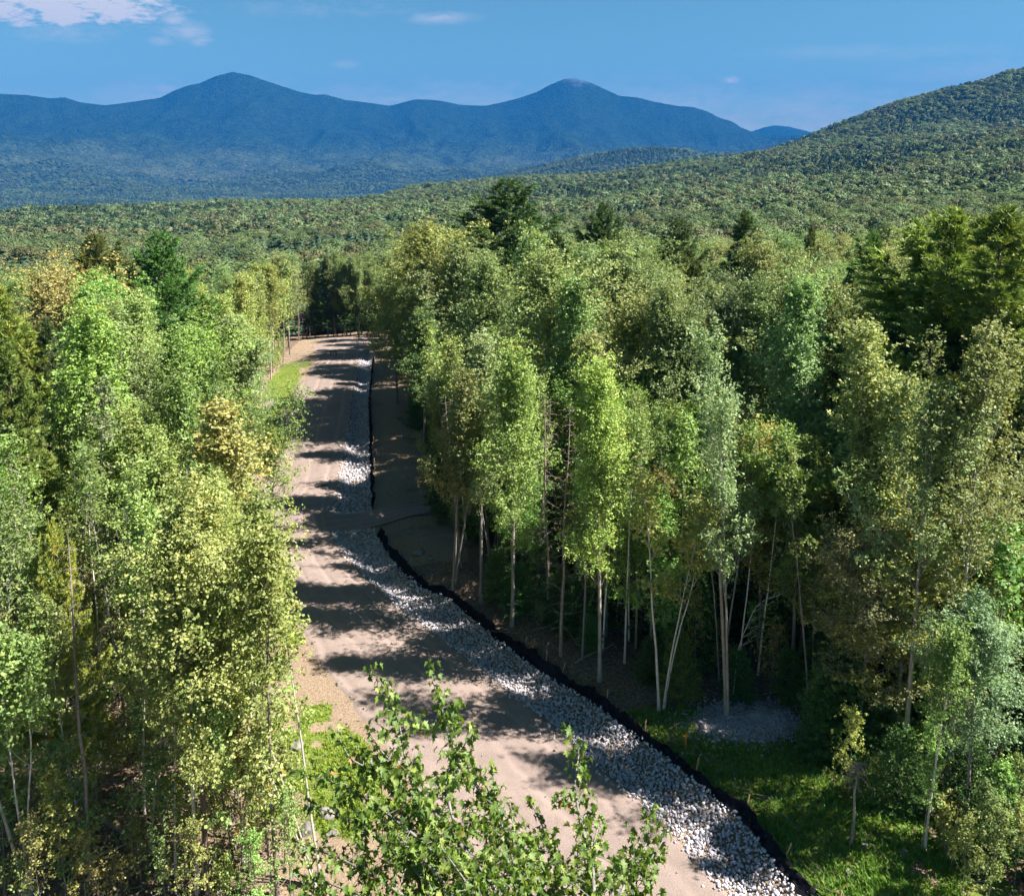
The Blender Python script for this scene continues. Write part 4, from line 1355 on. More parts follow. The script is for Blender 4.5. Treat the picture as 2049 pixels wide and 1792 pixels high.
cand = []
sp_ = 3.5
for iy in range(int(24 / sp_), int(200 / sp_)):
    for ix in range(-45, 46):
        x = (ix + random.random() * 0.85) * sp_; y = (iy + random.random() * 0.85) * sp_
        r = math.hypot(x, y)
        if r > 178 or not visible_band(x, y):
            continue
        # thin out with distance (larger crowns there)
        if r > 90 and random.random() < 0.42 * min(1, (r - 90) / 40):
            continue
        er = float(lx(EDGE_R, y)); el_ = float(lx(EDGE_L, y))
        if y < 145 and el_ + 0.2 < x < er + 0.4:
            continue
        if x > er and y < 32.5 and random.random() < 0.7:
            continue
        if x < el_ and y < 50 and random.random() < (0.7 if y < 36 else 0.4):
            continue
        if 76 < y < 127 and el_ - 3.4 < x < el_ + 1:
            continue
        # the side track
        if 0 < (x + 13) < 24 and abs(y - (59 + 0.62 * (x + 13) * (0.75 + 0.02 * (x + 13)))) < 2.1:
            continue
        cand.append((x, y, r))
kind_count = {}
NK = dict(maple=295, aspen=240, pine=110, spruce=150, dead=60, birch=200, broadleaf=290)


def cnt(k):
    kind_count[k] = kind_count.get(k, 0) + 1
    return kind_count[k] <= NK[k]


for (x, y, r) in sorted(cand, key=lambda c: c[2]):
    if any((x - a) ** 2 + (y - b) ** 2 < c * c for a, b, c in TREES):
        continue
    left = x < float(lx(ROADL, min(y, 143)))
    tint_n = float(fbm(np.array([x / 14]), np.array([y / 14]), 31)[0])
    u = random.random()
    j = lambda s=0.12: 1 + random.gauss(0, s)
    base = (j(0.08) * (0.97 + 0.3 * max(0, tint_n - 0.5)), j(0.06) * 1.03, j(0.12))
    if random.random() < 0.012:
        base = (1.3, 1.0, 0.9)
    elif random.random() < 0.10:
        base = (0.88, 1.15, 0.7)
    side = 'left' if left else 'right'
    if y > 143 and abs(x + 26) < 40:
        side = 'end'
    where = {'left': 'left of the gravel road', 'right': 'right of the gravel road', 'end': 'beyond the far end of the road'}[side]
    depth = 'front rows of the woods' if r < 60 else ('middle of the woods' if r < 110 else 'far woods')
    g = '%s %s' % (depth, where)
    Hs = 14.6 if left else 16.0
    if r > 66:
        Hs = 12.4 if left else 13.4
    if left and y < 48:
        Hs = 12.5
    if left and y < 32:
        Hs = 11.5
    if y < 29 and not left:
        Hs = 10.5
    if not left and y < 37 and x > 13:
        Hs = 8.5
    if not left and y < 37 and x > 0.60 * y and random.random() < 0.75:
        continue
    if y > 120:
        Hs = 12.6
    if not left and x - float(lx(EDGE_R, y)) < 15:
        for (g0, g1) in ((86, 93), (70, 77), (42, 49)):
            if g0 < y < g1:
                Hs *= 0.62
    H = Hs * (0.80 + 0.34 * random.random())
    if r < 60 and left and (y < 36 or (y < 48 and u < 0.6)):
        kd, pr = 'birch', random.choice(['birch0', 'birch1', 'birch2', 'pole0', 'pole1', 'pole0', 'pole1'])
    elif u < 0.50:
        kd, pr = 'maple', ('maple4' if left and y < 50 else 'maple%d' % random.randrange(5))
    elif u < 0.83:
        kd, pr = 'aspen', 'aspen%d' % random.randrange(3)
    elif u < 0.89:
        kd, pr = ('pine', 'pine%d' % random.randrange(3)); H *= 1.08
    elif u < 0.97:
        kd, pr = ('spruce', 'spruce%d' % random.randrange(2)); H *= 0.92
    else:
        kd, pr = ('dead', 'dead%d' % random.randrange(2)); H *= 0.85
    if y < 30 and kd in ('pine', 'spruce'):
        kd, pr = 'birch', 'birch2'
    kn = None
    if r > 92 and kd in ('maple', 'aspen'):
        kd = 'broadleaf'; kn = 'broadleaf_tree'
    if not cnt(kd):
        continue
    name = {'maple': 'leafy maple', 'aspen': 'grey green aspen', 'pine': 'dark needled pine', 'spruce': 'narrow dark spruce', 'dead': 'bare dead tree', 'birch': 'slim pale birch', 'broadleaf': 'round crowned broadleaf tree'}[kd]
    wide = (0.95 + 0.4 * random.random()) * (1.15 if r > 90 else 1.0)
    if kd == 'pine':
        wide = 0.75
    b = 0.8 + 0.7 * random.random()
    gname = '%s in the %s' % (name.replace('birch', 'birche') + 's', g)
    tree(pr, x, y, H, auto_label(name, x, y, H, Hs, base, gname), group=gname, kind=kn, tint=base, wide=wide, tilt=random.random() * 0.035,
         bark=(b, b * 0.97, b * 0.94))

# middle storey: half grown trees inside the woods edges
random.seed(33)
for _ in range(1500):
    y = 33 + 62 * random.random(); x = y * math.tan(math.radians(-35 + 70 * random.random()))
    er = float(lx(EDGE_R, y)); el_ = float(lx(EDGE_L, y))
    if el_ - 1 < x < er + 1.2:
        continue
    left = x < el_
    dedge = (el_ - x) if left else (x - er)
    if dedge > (9 if left else 13) or (left and y < 52):
        continue
    if -13 < x < 11 and abs(y - (59 + 0.62 * (x + 13) * (0.75 + 0.02 * (x + 13)))) < 2.3:
        continue
    if any((x - p) ** 2 + (y - q) ** 2 < 1.3 for p, q, c in TREES):
        continue
    MID = globals().get('MID', 0) + 1
    if MID > 130:
        break
    wh = 'left of the gravel road' if left else 'right of the gravel road'
    t = (0.85 + 0.5 * random.random(), 0.95 + 0.35 * random.random(), 0.8)
    k_, pr = random.choice([('half grown maple', 'maple1'), ('half grown maple', 'maple2'), ('half grown maple', 'maple0'), ('half grown aspen', 'aspen2')])
    tree(pr, x, y, 6.5 + 4.5 * random.random(), auto_label(k_, x, y, 1, 1, t, k_ + 's ' + wh), group=k_ + 's ' + wh, tint=t, wide=1.35)

# understory: young firs, saplings, shrubs
random.seed(21)
UG = 0
for _ in range(2600):
    y = 26 + 60 * random.random() ** 1.3
    a = math.radians(-35 + 70 * random.random())
    x = y * math.tan(a)
    er = float(lx(EDGE_R, y)); el_ = float(lx(EDGE_L, y))
    if el_ - 0.3 < x < er - 0.2:
        continue
    if -13 < x < 11 and abs(y - (59 + 0.62 * (x + 13) * (0.75 + 0.02 * (x + 13)))) < 2.3:
        continue
    left = x < el_
    dedge = (el_ - x) if left else (x - er)
    if dedge > 16:
        continue
    if math.hypot(x, y) > 60 and dedge > 5:
        continue
    if any((x - p) ** 2 + (y - q) ** 2 < 0.6 for p, q, c in TREES[-400:]):
        continue
    UG += 1
    if UG > 430:
        break
    u = random.random()
    wh = 'left of the gravel road' if left else 'right of the gravel road'
    t = (0.8 + 0.5 * random.random(), 0.9 + 0.35 * random.random(), 0.8)
    if not left and u < 0.58:
        if y < 33 and x < 19 and random.random() < 0.75:
            continue
        tree(random.choice(['fir0', 'fir1']), x, y, 1.8 + 3.0 * random.random(), auto_label('young fir', x, y, 1, 1, (1, 1, 1), 'young firs %s' % wh), group='young firs %s' % wh, tint=(1.3, 1.35, 1.2), wide=1.15)
    elif u < 0.8:
        tree(random.choice(['sap0', 'sap1', 'sap2']), x, y, 2.5 + 4.2 * random.random(), auto_label('leafy sapling', x, y, 1, 1, t, 'saplings %s' % wh), group='saplings %s' % wh, tint=t)
    elif u < 0.93 or not left:
        tree('shrub0', x, y, 0.9 + 1.2 * random.random(), auto_label('low leafy shrub', x, y, 1, 1, t, 'shrubs %s' % wh), group='shrubs %s' % wh, tint=t)
    else:
        tree('dead2', x, y, 3 + 4 * random.random(), auto_label('bare dead sapling', x, y, 1, 1, (1, 1, 1), 'dead saplings %s' % wh), group='dead saplings %s' % wh, cat='dead sapling')

# ------------------------------------------------------------------ far forest: one mass, instanced clumps
def far_crown(seed, n=420, conifer_=False, s_=None):
    rng = np.random.default_rng(seed)
    if conifer_:
        H, R = 17.0, 2.9
        z = rng.random(n) ** 0.8
        tiers = np.round(z * 9) / 9 * 0.7 + z * 0.3
        rad = R * (1 - z) ** 0.8 * (0.55 + 0.5 * rng.random(n)) + 0.1
        a = rng.random(n) * 6.28
        lobes = 1 + 0.3 * np.sin(a * 3 + seed) * np.sin(z * 14 + seed)
        C = np.stack([np.cos(a) * rad * lobes, np.sin(a) * rad * lobes, 3.0 + tiers * (H - 3)], -1)
        Od = nrm(np.stack([np.cos(a), np.sin(a), 0.25 + 0 * a], -1))
        N = nrm(Od * 0.8 + UP * 0.5 + rng.normal(size=C.shape) * 0.35)
        s = 1.15
    else:
        H, R = 15.0, 4.3
        nl = 9
        lc = []
        for k in range(nl):
            a = k * 2.4 + seed; q = (k + 0.5) / nl
            lc.append((math.cos(a) * R * 0.52 * math.sqrt(1 - q * 0.6), math.sin(a) * R * 0.52 * math.sqrt(1 - q * 0.6), 7.0 + 6.0 * q + rng.normal() * 0.6, 1.9 + 0.7 * rng.random()))
        lc = np.array(lc)
        ii = rng.integers(0, nl, n)
        d = nrm(rng.normal(size=(n, 3)) + np.array([0, 0, 0.5]))
        C = lc[ii, :3] + d * lc[ii, 3:4] * (0.8 + 0.3 * rng.random((n, 1)))
        N = nrm(d + UP * 0.3 + rng.normal(size=C.shape) * 0.35)
        s = 1.0
    tone = np.clip(0.5 + rng.normal(size=n) * 0.2, 0, 1)
    V, F, t = leaf_cards(C, N, s_ or s, rng, tone, aspect=0.95)
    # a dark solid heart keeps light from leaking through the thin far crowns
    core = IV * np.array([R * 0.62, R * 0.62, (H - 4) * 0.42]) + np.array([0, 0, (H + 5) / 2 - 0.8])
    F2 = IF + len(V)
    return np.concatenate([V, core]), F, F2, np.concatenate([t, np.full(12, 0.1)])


fc = D.collections.new('far_crowns')
protos = []
for k, (con, mt, n, s_) in enumerate(((0, M_FAR, 620, None), (0, M_FAR, 560, None), (0, M_FAR, 520, None), (0, M_FARB, 540, None), (1, M_FARC, 460, None), (1, M_FARC, 420, None), (0, M_FARC, 480, None),
                                  (0, M_FAR, 3600, 0.42), (0, M_FAR, 3400, 0.42), (0, M_FARB, 3400, 0.42), (1, M_FARC, 3400, 0.42))):
    V, F, F2, t = far_crown(200 + k, n, con, s_)
    me = mk('far_crown_%d' % k, V, [F, F2], mt, {'tone': t})
    o = D.objects.new('%02d_far_crown' % k, me)
    fc.objects.link(o); protos.append(o)


def scatter_gn(name, P, idx, scale, rot, coll, **props):
    me = D.meshes.new(name)
    me.vertices.add(len(P)); me.vertices.foreach_set('co', np.asarray(P, np.float32).ravel())
    a = me.attributes.new('pick', 'INT', 'POINT'); a.data.foreach_set('value', np.asarray(idx, np.int32))
    a = me.attributes.new('size', 'FLOAT_VECTOR', 'POINT'); a.data.foreach_set('vector', np.asarray(scale, np.float32).ravel())
    a = me.attributes.new('spin', 'FLOAT_VECTOR', 'POINT'); a.data.foreach_set('vector', np.asarray(rot, np.float32).ravel())
    me.update()
    o = ob(name, me, **props)
    ng = D.node_groups.new(name + '_nodes', 'GeometryNodeTree')
    ng.interface.new_socket('Geometry', in_out='INPUT', socket_type='NodeSocketGeometry')
    ng.interface.new_socket('Geometry', in_out='OUTPUT', socket_type='NodeSocketGeometry')
    gi = ng.nodes.new('NodeGroupInput'); go = ng.nodes.new('NodeGroupOutput')
    ci = ng.nodes.new('GeometryNodeCollectionInfo'); ci.inputs['Collection'].default_value = coll
    ci.inputs['Separate Children'].default_value = True; ci.inputs['Reset Children'].default_value = True
    ip = ng.nodes.new('GeometryNodeInstanceOnPoints'); ip.inputs['Pick Instance'].default_value = True

    def att(n, t):
        x = ng.nodes.new('GeometryNodeInputNamedAttribute'); x.data_type = t; x.inputs['Name'].default_value = n
        return [s for s in x.outputs if s.enabled and s.name == 'Attribute'][0]
    L = ng.links
    L.new(gi.outputs[0], ip.inputs['Points']); L.new(ci.outputs[0], ip.inputs['Instance'])
    L.new(att('pick', 'INT'), ip.inputs['Instance Index']); L.new(att('size', 'FLOAT_VECTOR'), ip.inputs['Scale'])
    L.new(att('spin', 'FLOAT_VECTOR'), ip.inputs['Rotation'])
    L.new(ip.outputs[0], go.inputs[0])
    md = o.modifiers.new('scatter', 'NODES'); md.node_group = ng
    return o


def far_points(r0, r1, s0, s1, seed, azl=-35, azr=35):
    """jittered rings whose spacing grows with range"""
    rng = np.random.default_rng(seed)
    out = []; r = r0
    while r < r1:
        s = s0 + (s1 - s0) * (r - r0) / (r1 - r0)
        n = int(math.radians(azr - azl) * r / s)
        a = math.radians(azl) + (np.arange(n) + rng.random(n)) / n * math.radians(azr - azl)
        rr_ = r + rng.random(n) * s
        out.append(np.stack([rr_ * np.sin(a), rr_ * np.cos(a), np.full(n, s)], -1))
        r += s * 0.92
    return np.concatenate(out)


Q = far_points(168, 2750, 6.6, 11.5, 3)
qz = G(Q[:, 0], Q[:, 1])
r = np.hypot(Q[:, 0], Q[:, 1]); a = np.arctan2(Q[:, 0], Q[:, 1])
# drop what lies behind the near crests, below the line of sight
el = (qz + 18 - CAMZ) / r
bins = np.clip(((a + 0.62) / 1.24 * 240).astype(int), 0, 239)
o_ = np.argsort(r); mx = np.full(240, -9.0); keep = np.zeros(len(r), bool)
crest = {}
for k in o_:
    b_ = bins[k]
    if el[k] > mx[b_] - 0.004:
        keep[k] = True
    e2 = (qz[k] + 9 - CAMZ) / r[k]
    if e2 > mx[b_]:
        mx[b_] = e2
Q = Q[keep]; qz = qz[keep]; r = r[keep]
rng = np.random.default_rng(9)
n = len(Q)
pn = fbm(Q[:, 0] / 110, Q[:, 1] / 110, 61, 4); pn2 = fbm(Q[:, 0] / 60, Q[:, 1] / 60, 88, 3)
u = rng.random(n)
con_p = np.clip((pn - 0.50) * 10, 0.05, 0.8)
idx = np.where(u < con_p, rng.integers(4, 6, n), rng.integers(0, 3, n))
idx = np.where((u >= con_p) & (pn2 > 0.6) & (rng.random(n) < 0.5), 3, idx)
idx = np.where((u >= con_p) & (rng.random(n) < 0.10), 6, idx)
idx = np.where((u >= con_p) & (rng.random(n) < 0.05), 3, idx)
nr = r < 480
idx = np.where(nr & (idx < 3), 7 + idx % 2, idx); idx = np.where(nr & (idx == 3), 9, idx); idx = np.where(nr & (idx >= 4) & (idx < 7), 10, idx)
sc_ = (0.8 + 0.5 * rng.random(n)) * (Q[:, 2] / 7.0)
wd_ = np.where((idx == 4) | (idx == 5) | (idx == 10), 1.25, 1.22)
scl = np.stack([sc_ * wd_ * (0.9 + 0.4 * rng.random(n)), sc_ * wd_ * (0.9 + 0.4 * rng.random(n)), (0.68 + 0.42 * rng.random(n)) * np.where(wd_ > 1.23, 0.86, 1)], -1)
rot = np.stack([np.zeros(n), np.zeros(n), rng.random(n) * 6.28], -1)
print('far trees', n, 'near', len(TREES), kind_count)
scatter_gn('distant_forest', np.stack([Q[:, 0], Q[:, 1], qz - 0.5], -1), idx, scl, rot, fc, kind='stuff')

rng = np.random.default_rng(19)
Q = far_points(2950, 6300, 15, 30, 5)
r = np.hypot(Q[:, 0], Q[:, 1]); a = np.arctan2(Q[:, 0], Q[:, 1])
z1 = main_range(Q[:, 0], Q[:, 1], r, a)
inf_ = (a > OAZ[0]) & (a < OAZ[-1]) & (r < 5200)
z2 = np.where(inf_, foothill_z(Q[:, 0], Q[:, 1], r, a), -999)
zz = np.maximum(z1, z2); n = len(Q)
u = rng.random(n); pn = fbm(Q[:, 0] / 260, Q[:, 1] / 130, 6, 4)
idx = np.where(u < np.clip((pn - 0.45) * 7, 0.05, 0.9), rng.integers(4, 6, n), rng.integers(0, 3, n))
sc_ = (0.8 + 0.5 * rng.random(n)) * Q[:, 2] / 8.5
scl = np.stack([sc_, sc_, 0.9 + 0.5 * rng.random(n)], -1)
rot = np.stack([np.zeros(n), np.zeros(n), rng.random(n) * 6.28], -1)
print('valley', n)
scatter_gn('valley_woods', np.stack([Q[:, 0], Q[:, 1], zz - 6], -1), idx, scl, rot, fc, kind='stuff')

# ------------------------------------------------------------------ grass
def blades(name, PX, PY, hgt, mat, color, seed, k=5, **props):
    rng = np.random.default_rng(seed)
    n = len(PX)
    z = G(PX, PY)
    C = np.repeat(np.stack([PX, PY, z], -1), k, 0)
    C[:, :2] += rng.normal(size=(len(C), 2)) * 0.05
    hh = np.repeat(hgt, k) * (0.6 + 0.7 * rng.random(len(C)))
    a = rng.random(len(C)) * 6.28; b = rng.random(len(C)) * 0.6
    d = np.stack([np.cos(a) * b, np.sin(a) * b, np.ones(len(C))], -1)
    s = np.stack([-np.sin(a), np.cos(a), np.zeros(len(C))], -1) * (0.012 + 0.012 * rng.random((len(C), 1)))
    mid = C + d * (hh * 0.55)[:, None]
    tipp = C + d * (hh * np.array(1.0))[:, None] + np.stack([np.cos(a), np.sin(a), -0.3 + 0 * a], -1) * (hh * 0.3)[:, None]
    V = np.stack([C - s, C + s, mid + s * 0.8, tipp, mid - s * 0.8], 1).reshape(-1, 3)
    i = np.arange(len(C))[:, None] * 5
    F4 = i + np.array([[0, 1, 2, 4]]); F3 = i + np.array([[4, 2, 3]])
    tone = np.repeat(np.clip(0.5 + 0.22 * rng.normal(size=len(C)), 0, 1), 5)
    o = ob(name, mk(name, V, [F4, F3], mat, {'tone': tone}), **props)
    o.color = (*color, 1)
    return o


rng = np.random.default_rng(31)
n = 130000
yy = 22 + 100 * rng.random(n) ** 2.2
xx = yy * np.tan(np.radians(-25 + 55 * rng.random(n)))
s_, g_, v_ = zones(xx, yy)
f_ = lx(FENCE, yy); rt = xx > f_
okm = (g_ > 0.35 + 0.5 * rng.random(n))
mr = okm & rt
blades('grass', xx[mr][:6000], yy[mr][:6000], 0.10 + 0.16 * rng.random(min(6000, mr.sum())), M_GRASS, (0.85, 1.05, 0.7), 5, kind='stuff')
ml = okm & ~rt
blades('dry_grass', xx[ml][:3200], yy[ml][:3200], 0.07 + 0.12 * rng.random(min(3200, ml.sum())), M_GRASS, (1.5, 1.35, 0.8), 6, kind='stuff')
print('grass', mr.sum(), ml.sum())

# brush: dead sticks on the woods floor
def sticks(name, n, seed, xr, yr, region, **props):
    rng = np.random.default_rng(seed)
    lines = []
    tries = 0
    while len(lines) < n and tries < n * 20:
        tries += 1
        x = xr[0] + (xr[1] - xr[0]) * rng.random(); y = yr[0] + (yr[1] - yr[0]) * rng.random()
        if not region(x, y):
            continue
        L = 0.5 + 1.8 * rng.random() ** 2; a = rng.random() * 3.14
        p0 = np.array([x, y]); d = np.array([math.cos(a), math.sin(a)])
        pts = []
        lift = rng.random() ** 2 * 0.4
        for q in range(4):
            c = p0 + d * L * (q / 3) + rng.normal(size=2) * 0.04
            pts.append((c[0], c[1], float(base_T(*c)) + 0.22 + lift * q / 3 + rng.random() * 0.1))
        w = 0.006 + 0.018 * rng.random() ** 2
        lines.append((np.array(pts), w * np.linspace(1, 0.4, 4)))
    V, F = tubes(lines, 3)
    return ob(name, mk(name, V, F, M_TWIG), **props)


sticks('brushwood', 1500, 3, (-26, -5), (24, 50), lambda x, y: x < float(lx(EDGE_L, y)) + 0.5 and abs(x) < y * 0.68, kind='stuff')
sticks('fallen_twigs', 900, 4, (-6, 22), (26, 60), lambda x, y: float(lx(FENCE, y)) + 0.8 < x < float(lx(EDGE_R, y)) + 6, kind='stuff')

# fallen leaves on the woods floor
rng = np.random.default_rng(41)
n = 26000
yy = 24 + 60 * rng.random(n) ** 1.5; xx = yy * np.tan(np.radians(-35 + 70 * rng.random(n)))
m_ = (xx < lx(EDGE_L, yy) + 0.8) | (xx > lx(FENCE, yy) + 0.5)
xx, yy = xx[m_], yy[m_]
C = np.stack([xx, yy, G(xx, yy) + 0.02], -1)
N = nrm(UP + rng.normal(size=C.shape) * 0.45)
M_LITTER = leaf_mat('fallen_leaf_litter', (0.10, 0.055, 0.03), (0.22, 0.13, 0.08), (0.36, 0.24, 0.16), trans=0.1, use_tint=False, spread=0.1)
V, F, t = leaf_cards(C, N, 0.13, rng)
ob('leaf_litter', mk('leaf_litter', V, F, M_LITTER, {'tone': t}), kind='stuff')

# ------------------------------------------------------------------ boulders
def boulder(px, py, size, label, seed, mat=None, flat=0.6):
    rng = np.random.default_rng(seed)
    V, F = IV.copy(), IF.copy()
    for _ in range(2):      # subdivide
        cache = {}; V = list(V); NF = []
        def mid(a, b):
            k = (min(a, b), max(a, b))
            if k not in cache:
                p = (np.array(V[a]) + np.array(V[b])) / 2; cache[k] = len(V); V.append(p / np.linalg.norm(p))
            return cache[k]
        for a, b, c in F:
            ab, bc, ca_ = mid(a, b), mid(b, c), mid(c, a)
            NF += [(a, ab, ca_), (b, bc, ab), (c, ca_, bc), (ab, bc, ca_)]
        V = np.array(V); F = np.array(NF)
    for _ in range(7):      # chop facets
        d = nrm(rng.normal(size=3)); h = 0.55 + 0.3 * rng.random()
        s = V @ d; V = V - np.maximum(s - h, 0)[:, None] * d
    V = V * (1 + 0.05 * rng.normal(size=(len(V), 1)))
    V = V * np.array([1, 0.75 + 0.3 * rng.random(), flat]) * size
    p = at(px, py)
    o = ob('boulder', mk('boulder', V, F, mat or M_ROCK), None, (p[0], p[1], p[2] + size * flat * 0.3))
    o.rotation_euler = (0, 0, rng.random() * 6)
    o['label'] = label; o['category'] = 'boulder'
    return o


boulder(655, 1630, 0.42, 'pale flat boulder at the clearing edge left of the road', 1, flat=0.4)
boulder(612, 1665, 0.40, 'grey slab of rock just below the pale flat boulder', 2, flat=0.7)
boulder(665, 1668, 0.26, 'small tan stone right of the grey slab', 3, flat=0.35)
boulder(592, 1492, 0.38, 'light boulder among the dry grass left of the road', 4, flat=0.45)
boulder(745, 1525, 0.33, 'pale rock beside the dirt shoulder behind the maple twigs', 5, flat=0.35)
boulder(640, 1755, 0.25, 'half hidden grey rock near the bottom edge by the birch', 6)
boulder(838, 1108, 0.45, 'pale angular rock on the shaded ground below the side track', 7, flat=0.4)
boulder(862, 1118, 0.3, 'smaller rock touching the pale angular rock below the side track', 8, flat=0.5)
boulder(822, 1066, 0.25, 'low stone in the shade just below the side track', 9, flat=0.4)
boulder(1730, 1690, 0.15, 'grey stone on the grass at the lower right', 10)
boulder(1810, 1705, 0.17, 'second grey stone near the saplings at the lower right', 11)
boulder(1700, 1745, 0.2, 'flat grey rock in the grass by the bottom right fence', 12, flat=0.4)
boulder(1400, 1470, 0.22, 'single sunlit stone in the shaded gravel patch', 13)

# log / stick debris
def log(p0, p1, r, label, name='fallen_log', mat=None, cat='log', bend=0.1):
    a = at(*p0); b = at(*p1)
    k = 7; t = np.linspace(0, 1, k)[:, None]
    P = a * (1 - t) + b * t
    P[:, 2] = G(P[:, 0], P[:, 1]) + r + 0.05
    P[:, 0] += np.sin(t[:, 0] * 3.1) * bend
    V, F = tubes([(P - a, r * np.linspace(1, 0.6, k))], 7)
    # end caps
    caps = [np.array([[0, 6, 5, 4], [0, 4, 3, 2], [0, 2, 1, 1]])[:2]]
    me = mk(name, V, F, mat or M_TWIG, smooth=True)
    o = ob(name, me, None, a); o['label'] = label; o['category'] = cat
    return o


log((800, 923), (838, 917), 0.08, 'short dark stick lying on the shaded road', 'stick', M_DARKBARK, 'stick')
bpy.data.objects['stick'].location = (0, 0, 0)
_a, _b = at(632, 977), at(655, 972)
_P = np.linspace(_a, _b, 5); _P[:, 2] += 0.12
_o = bpy.data.objects['stick']
V, F = tubes([(_P - _a, 0.06 * np.linspace(1, 0.5, 5))], 6)
_o.data = mk('stick', V, F, M_DARKBARK); _o.location = _a
log((1035, 1180), (1130, 1218), 0.07, 'long grey fallen stem in the shaded woods behind the silt fence')
log((1150, 1330), (1230, 1290), 0.06, 'thin fallen stem at the foot of the pale aspen')
log((1470, 1432), (1560, 1420), 0.05, 'pole like stem lying along the back of the gravel patch')
log((200, 1640), (330, 1740), 0.09, 'pale fallen trunk crossing the lower left thicket')
log((470, 1700), (560, 1655), 0.07, 'broken stem in the brush beside the dark slim trunk')
log((90, 1740), (260, 1690), 0.07, 'weathered fallen stem near the bottom left corner')
log((505, 832), (540, 815), 0.10, 'dark log at the left verge of the far road')

# ------------------------------------------------------------------ stakes and posts
def stake(px, py, h, w, mat, label, name='survey_stake', band=None):
    p = at(px, py)
    pts_, fs_ = [], []
    for zz, ww in ((-0.2, w), (h * 0.96, w), (h, w * 0.5)):
        pts_ += [(-ww, -ww, zz), (ww, -ww, zz), (ww, ww, zz), (-ww, ww, zz)]
    for a in range(2):
        for b in range(4):
            fs_.append((a * 4 + b, a * 4 + (b + 1) % 4, a * 4 + 4 + (b + 1) % 4, a * 4 + 4 + b))
    fs_ += [(8, 9, 10, 11)]
    o = ob(name, mk(name, np.array(pts_, float), np.array(fs_), mat), None, p)
    o.rotation_euler = (0.03, 0.05, 0.4)
    o['label'] = label; o['category'] = 'stake'
    return o


stake(1371, 1496, 0.75, 0.022, M_ORANGE, 'short orange survey stake in the grass behind the silt fence')
stake(1592, 1432, 0.6, 0.02, M_WOOD, 'thin wooden stake at the back of the gravel patch')
stake(533, 825, 1.9, 0.05, M_WHITE, 'pale post at the left verge of the far road', 'white_post')
stake(541, 822, 1.7, 0.045, M_WHITE, 'second pale post just right of the first at the left verge', 'white_post')

# small sawhorse at the road end
sr = D.objects.new('sawhorse', None); COL.objects.link(sr)
p = at(667, 712); sr.location = p
sr['label'] = 'small dark wooden sawhorse standing at the far left edge of the road'; sr['category'] = 'sawhorse'


def bar(a, b, r, name, mat, parent):
    V, F = tubes([(np.array([a, b], float), np.array([r, r]))], 4)
    return ob(name, mk(name, V, F, mat), parent)


bar((-0.5, 0, 0.7), (0.5, 0, 0.7), 0.06, 'beam', M_DARKBARK, sr)
for sx in (-0.4, 0.4):
    for sy in (-0.3, 0.3):
        bar((sx, 0, 0.7), (sx, sy, 0.0), 0.035, 'leg', M_DARKBARK, sr)

# brush piles at the far left end of the road
sticks('slash_pile', 260, 12, (-31, -26), (112, 124), lambda x, y: True, kind='stuff')

# ------------------------------------------------------------------ arching bent sapling
def arching():
    p = at(1466, 1400)
    root = D.objects.new('bent_sapling', None); COL.objects.link(root); root.location = p
    root['label'] = 'bare pale sapling arching over to the right beside the tall pale trunk'; root['category'] = 'sapling'
    tip = W(1560, 1190, float(p[1]) - 0.3) - p
    mid1 = W(1478, 1290, float(p[1])) - p
    mid2 = W(1515, 1205, float(p[1]) - 0.1) - p
    pts = [np.zeros(3), mid1 * 0.5, mid1, mid2 * 0.55 + mid1 * 0.45, mid2, tip]
    pts = np.array(pts); u = np.linspace(0, 5, 14)
    P = np.stack([np.interp(u, range(6), pts[:, i]) for i in range(3)], -1)
    P[1:-1] = (P[:-2] + 2 * P[1:-1] + P[2:]) / 4
    ob('trunk', mk('bent_trunk', *tubes([(P, 0.035 * np.linspace(1, 0.25, 14))], 5), M_BIRCH, smooth=True), root)
    rng = np.random.default_rng(4)
    tw = []
    for k in range(12):
        b = P[5 + k % 8]
        tw.append((np.array([b, b + np.array([0.5, 0, 0.25]) * (0.6 + rng.random()) + rng.normal(size=3) * 0.12, b + np.array([1.0, 0, 0.35]) * (0.6 + rng.random()) + rng.normal(size=3) * 0.2]), np.array([0.012, 0.008, 0.004])))
    ob('twigs', mk('bent_twigs', *tubes(tw, 3), M_BIRCH), root)
    C = np.concatenate([t[0][2] + rng.normal(size=(30, 3)) * 0.25 for t in tw])
    N = nrm(UP + rng.normal(size=C.shape) * 0.5)
    V, F, t = leaf_cards(C, N, 0.12, rng)
    o = ob('crown', mk('bent_crown', V, F, M_LEAF, {'tone': t}), root); o.color = (1, 1.1, 0.8, 1)


arching()

# dead umbrella-shaped top
def umbrella_snag():
    p = at(1703, 1690)
    root = D.objects.new('dead_snag', None); COL.objects.link(root); root.location = p
    root['label'] = 'short dead stem with drooping umbrella of bare twigs on the right bank'; root['category'] = 'dead tree'
    H = 3.3
    P = np.array([(0, 0, 0), (0.05, 0, 1), (0.02, 0.05, 2), (0.12, 0, H)])
    ob('trunk', mk('snag_trunk', *tubes([(P, np.array([0.06, 0.05, 0.04, 0.025]))], 6), M_BARK, smooth=True), root)
    rng = np.random.default_rng(8)
    tw = []
    for k in range(70):
        a = rng.random() * 6.28; L = 0.25 + 0.95 * rng.random() ** 2
        hz = rng.random() ** 2 * 1.1
        tw.append((limb((0.12 - 0.09 * hz, 0, H - hz), a, 0.3 + 0.5 * rng.random(), L, rng, 5, -1.9, 0.12), 0.011 * np.linspace(1, 0.3, 5)))
    ob('twigs', mk('snag_twigs', *tubes(tw, 3), M_TWIG), root)


umbrella_snag()

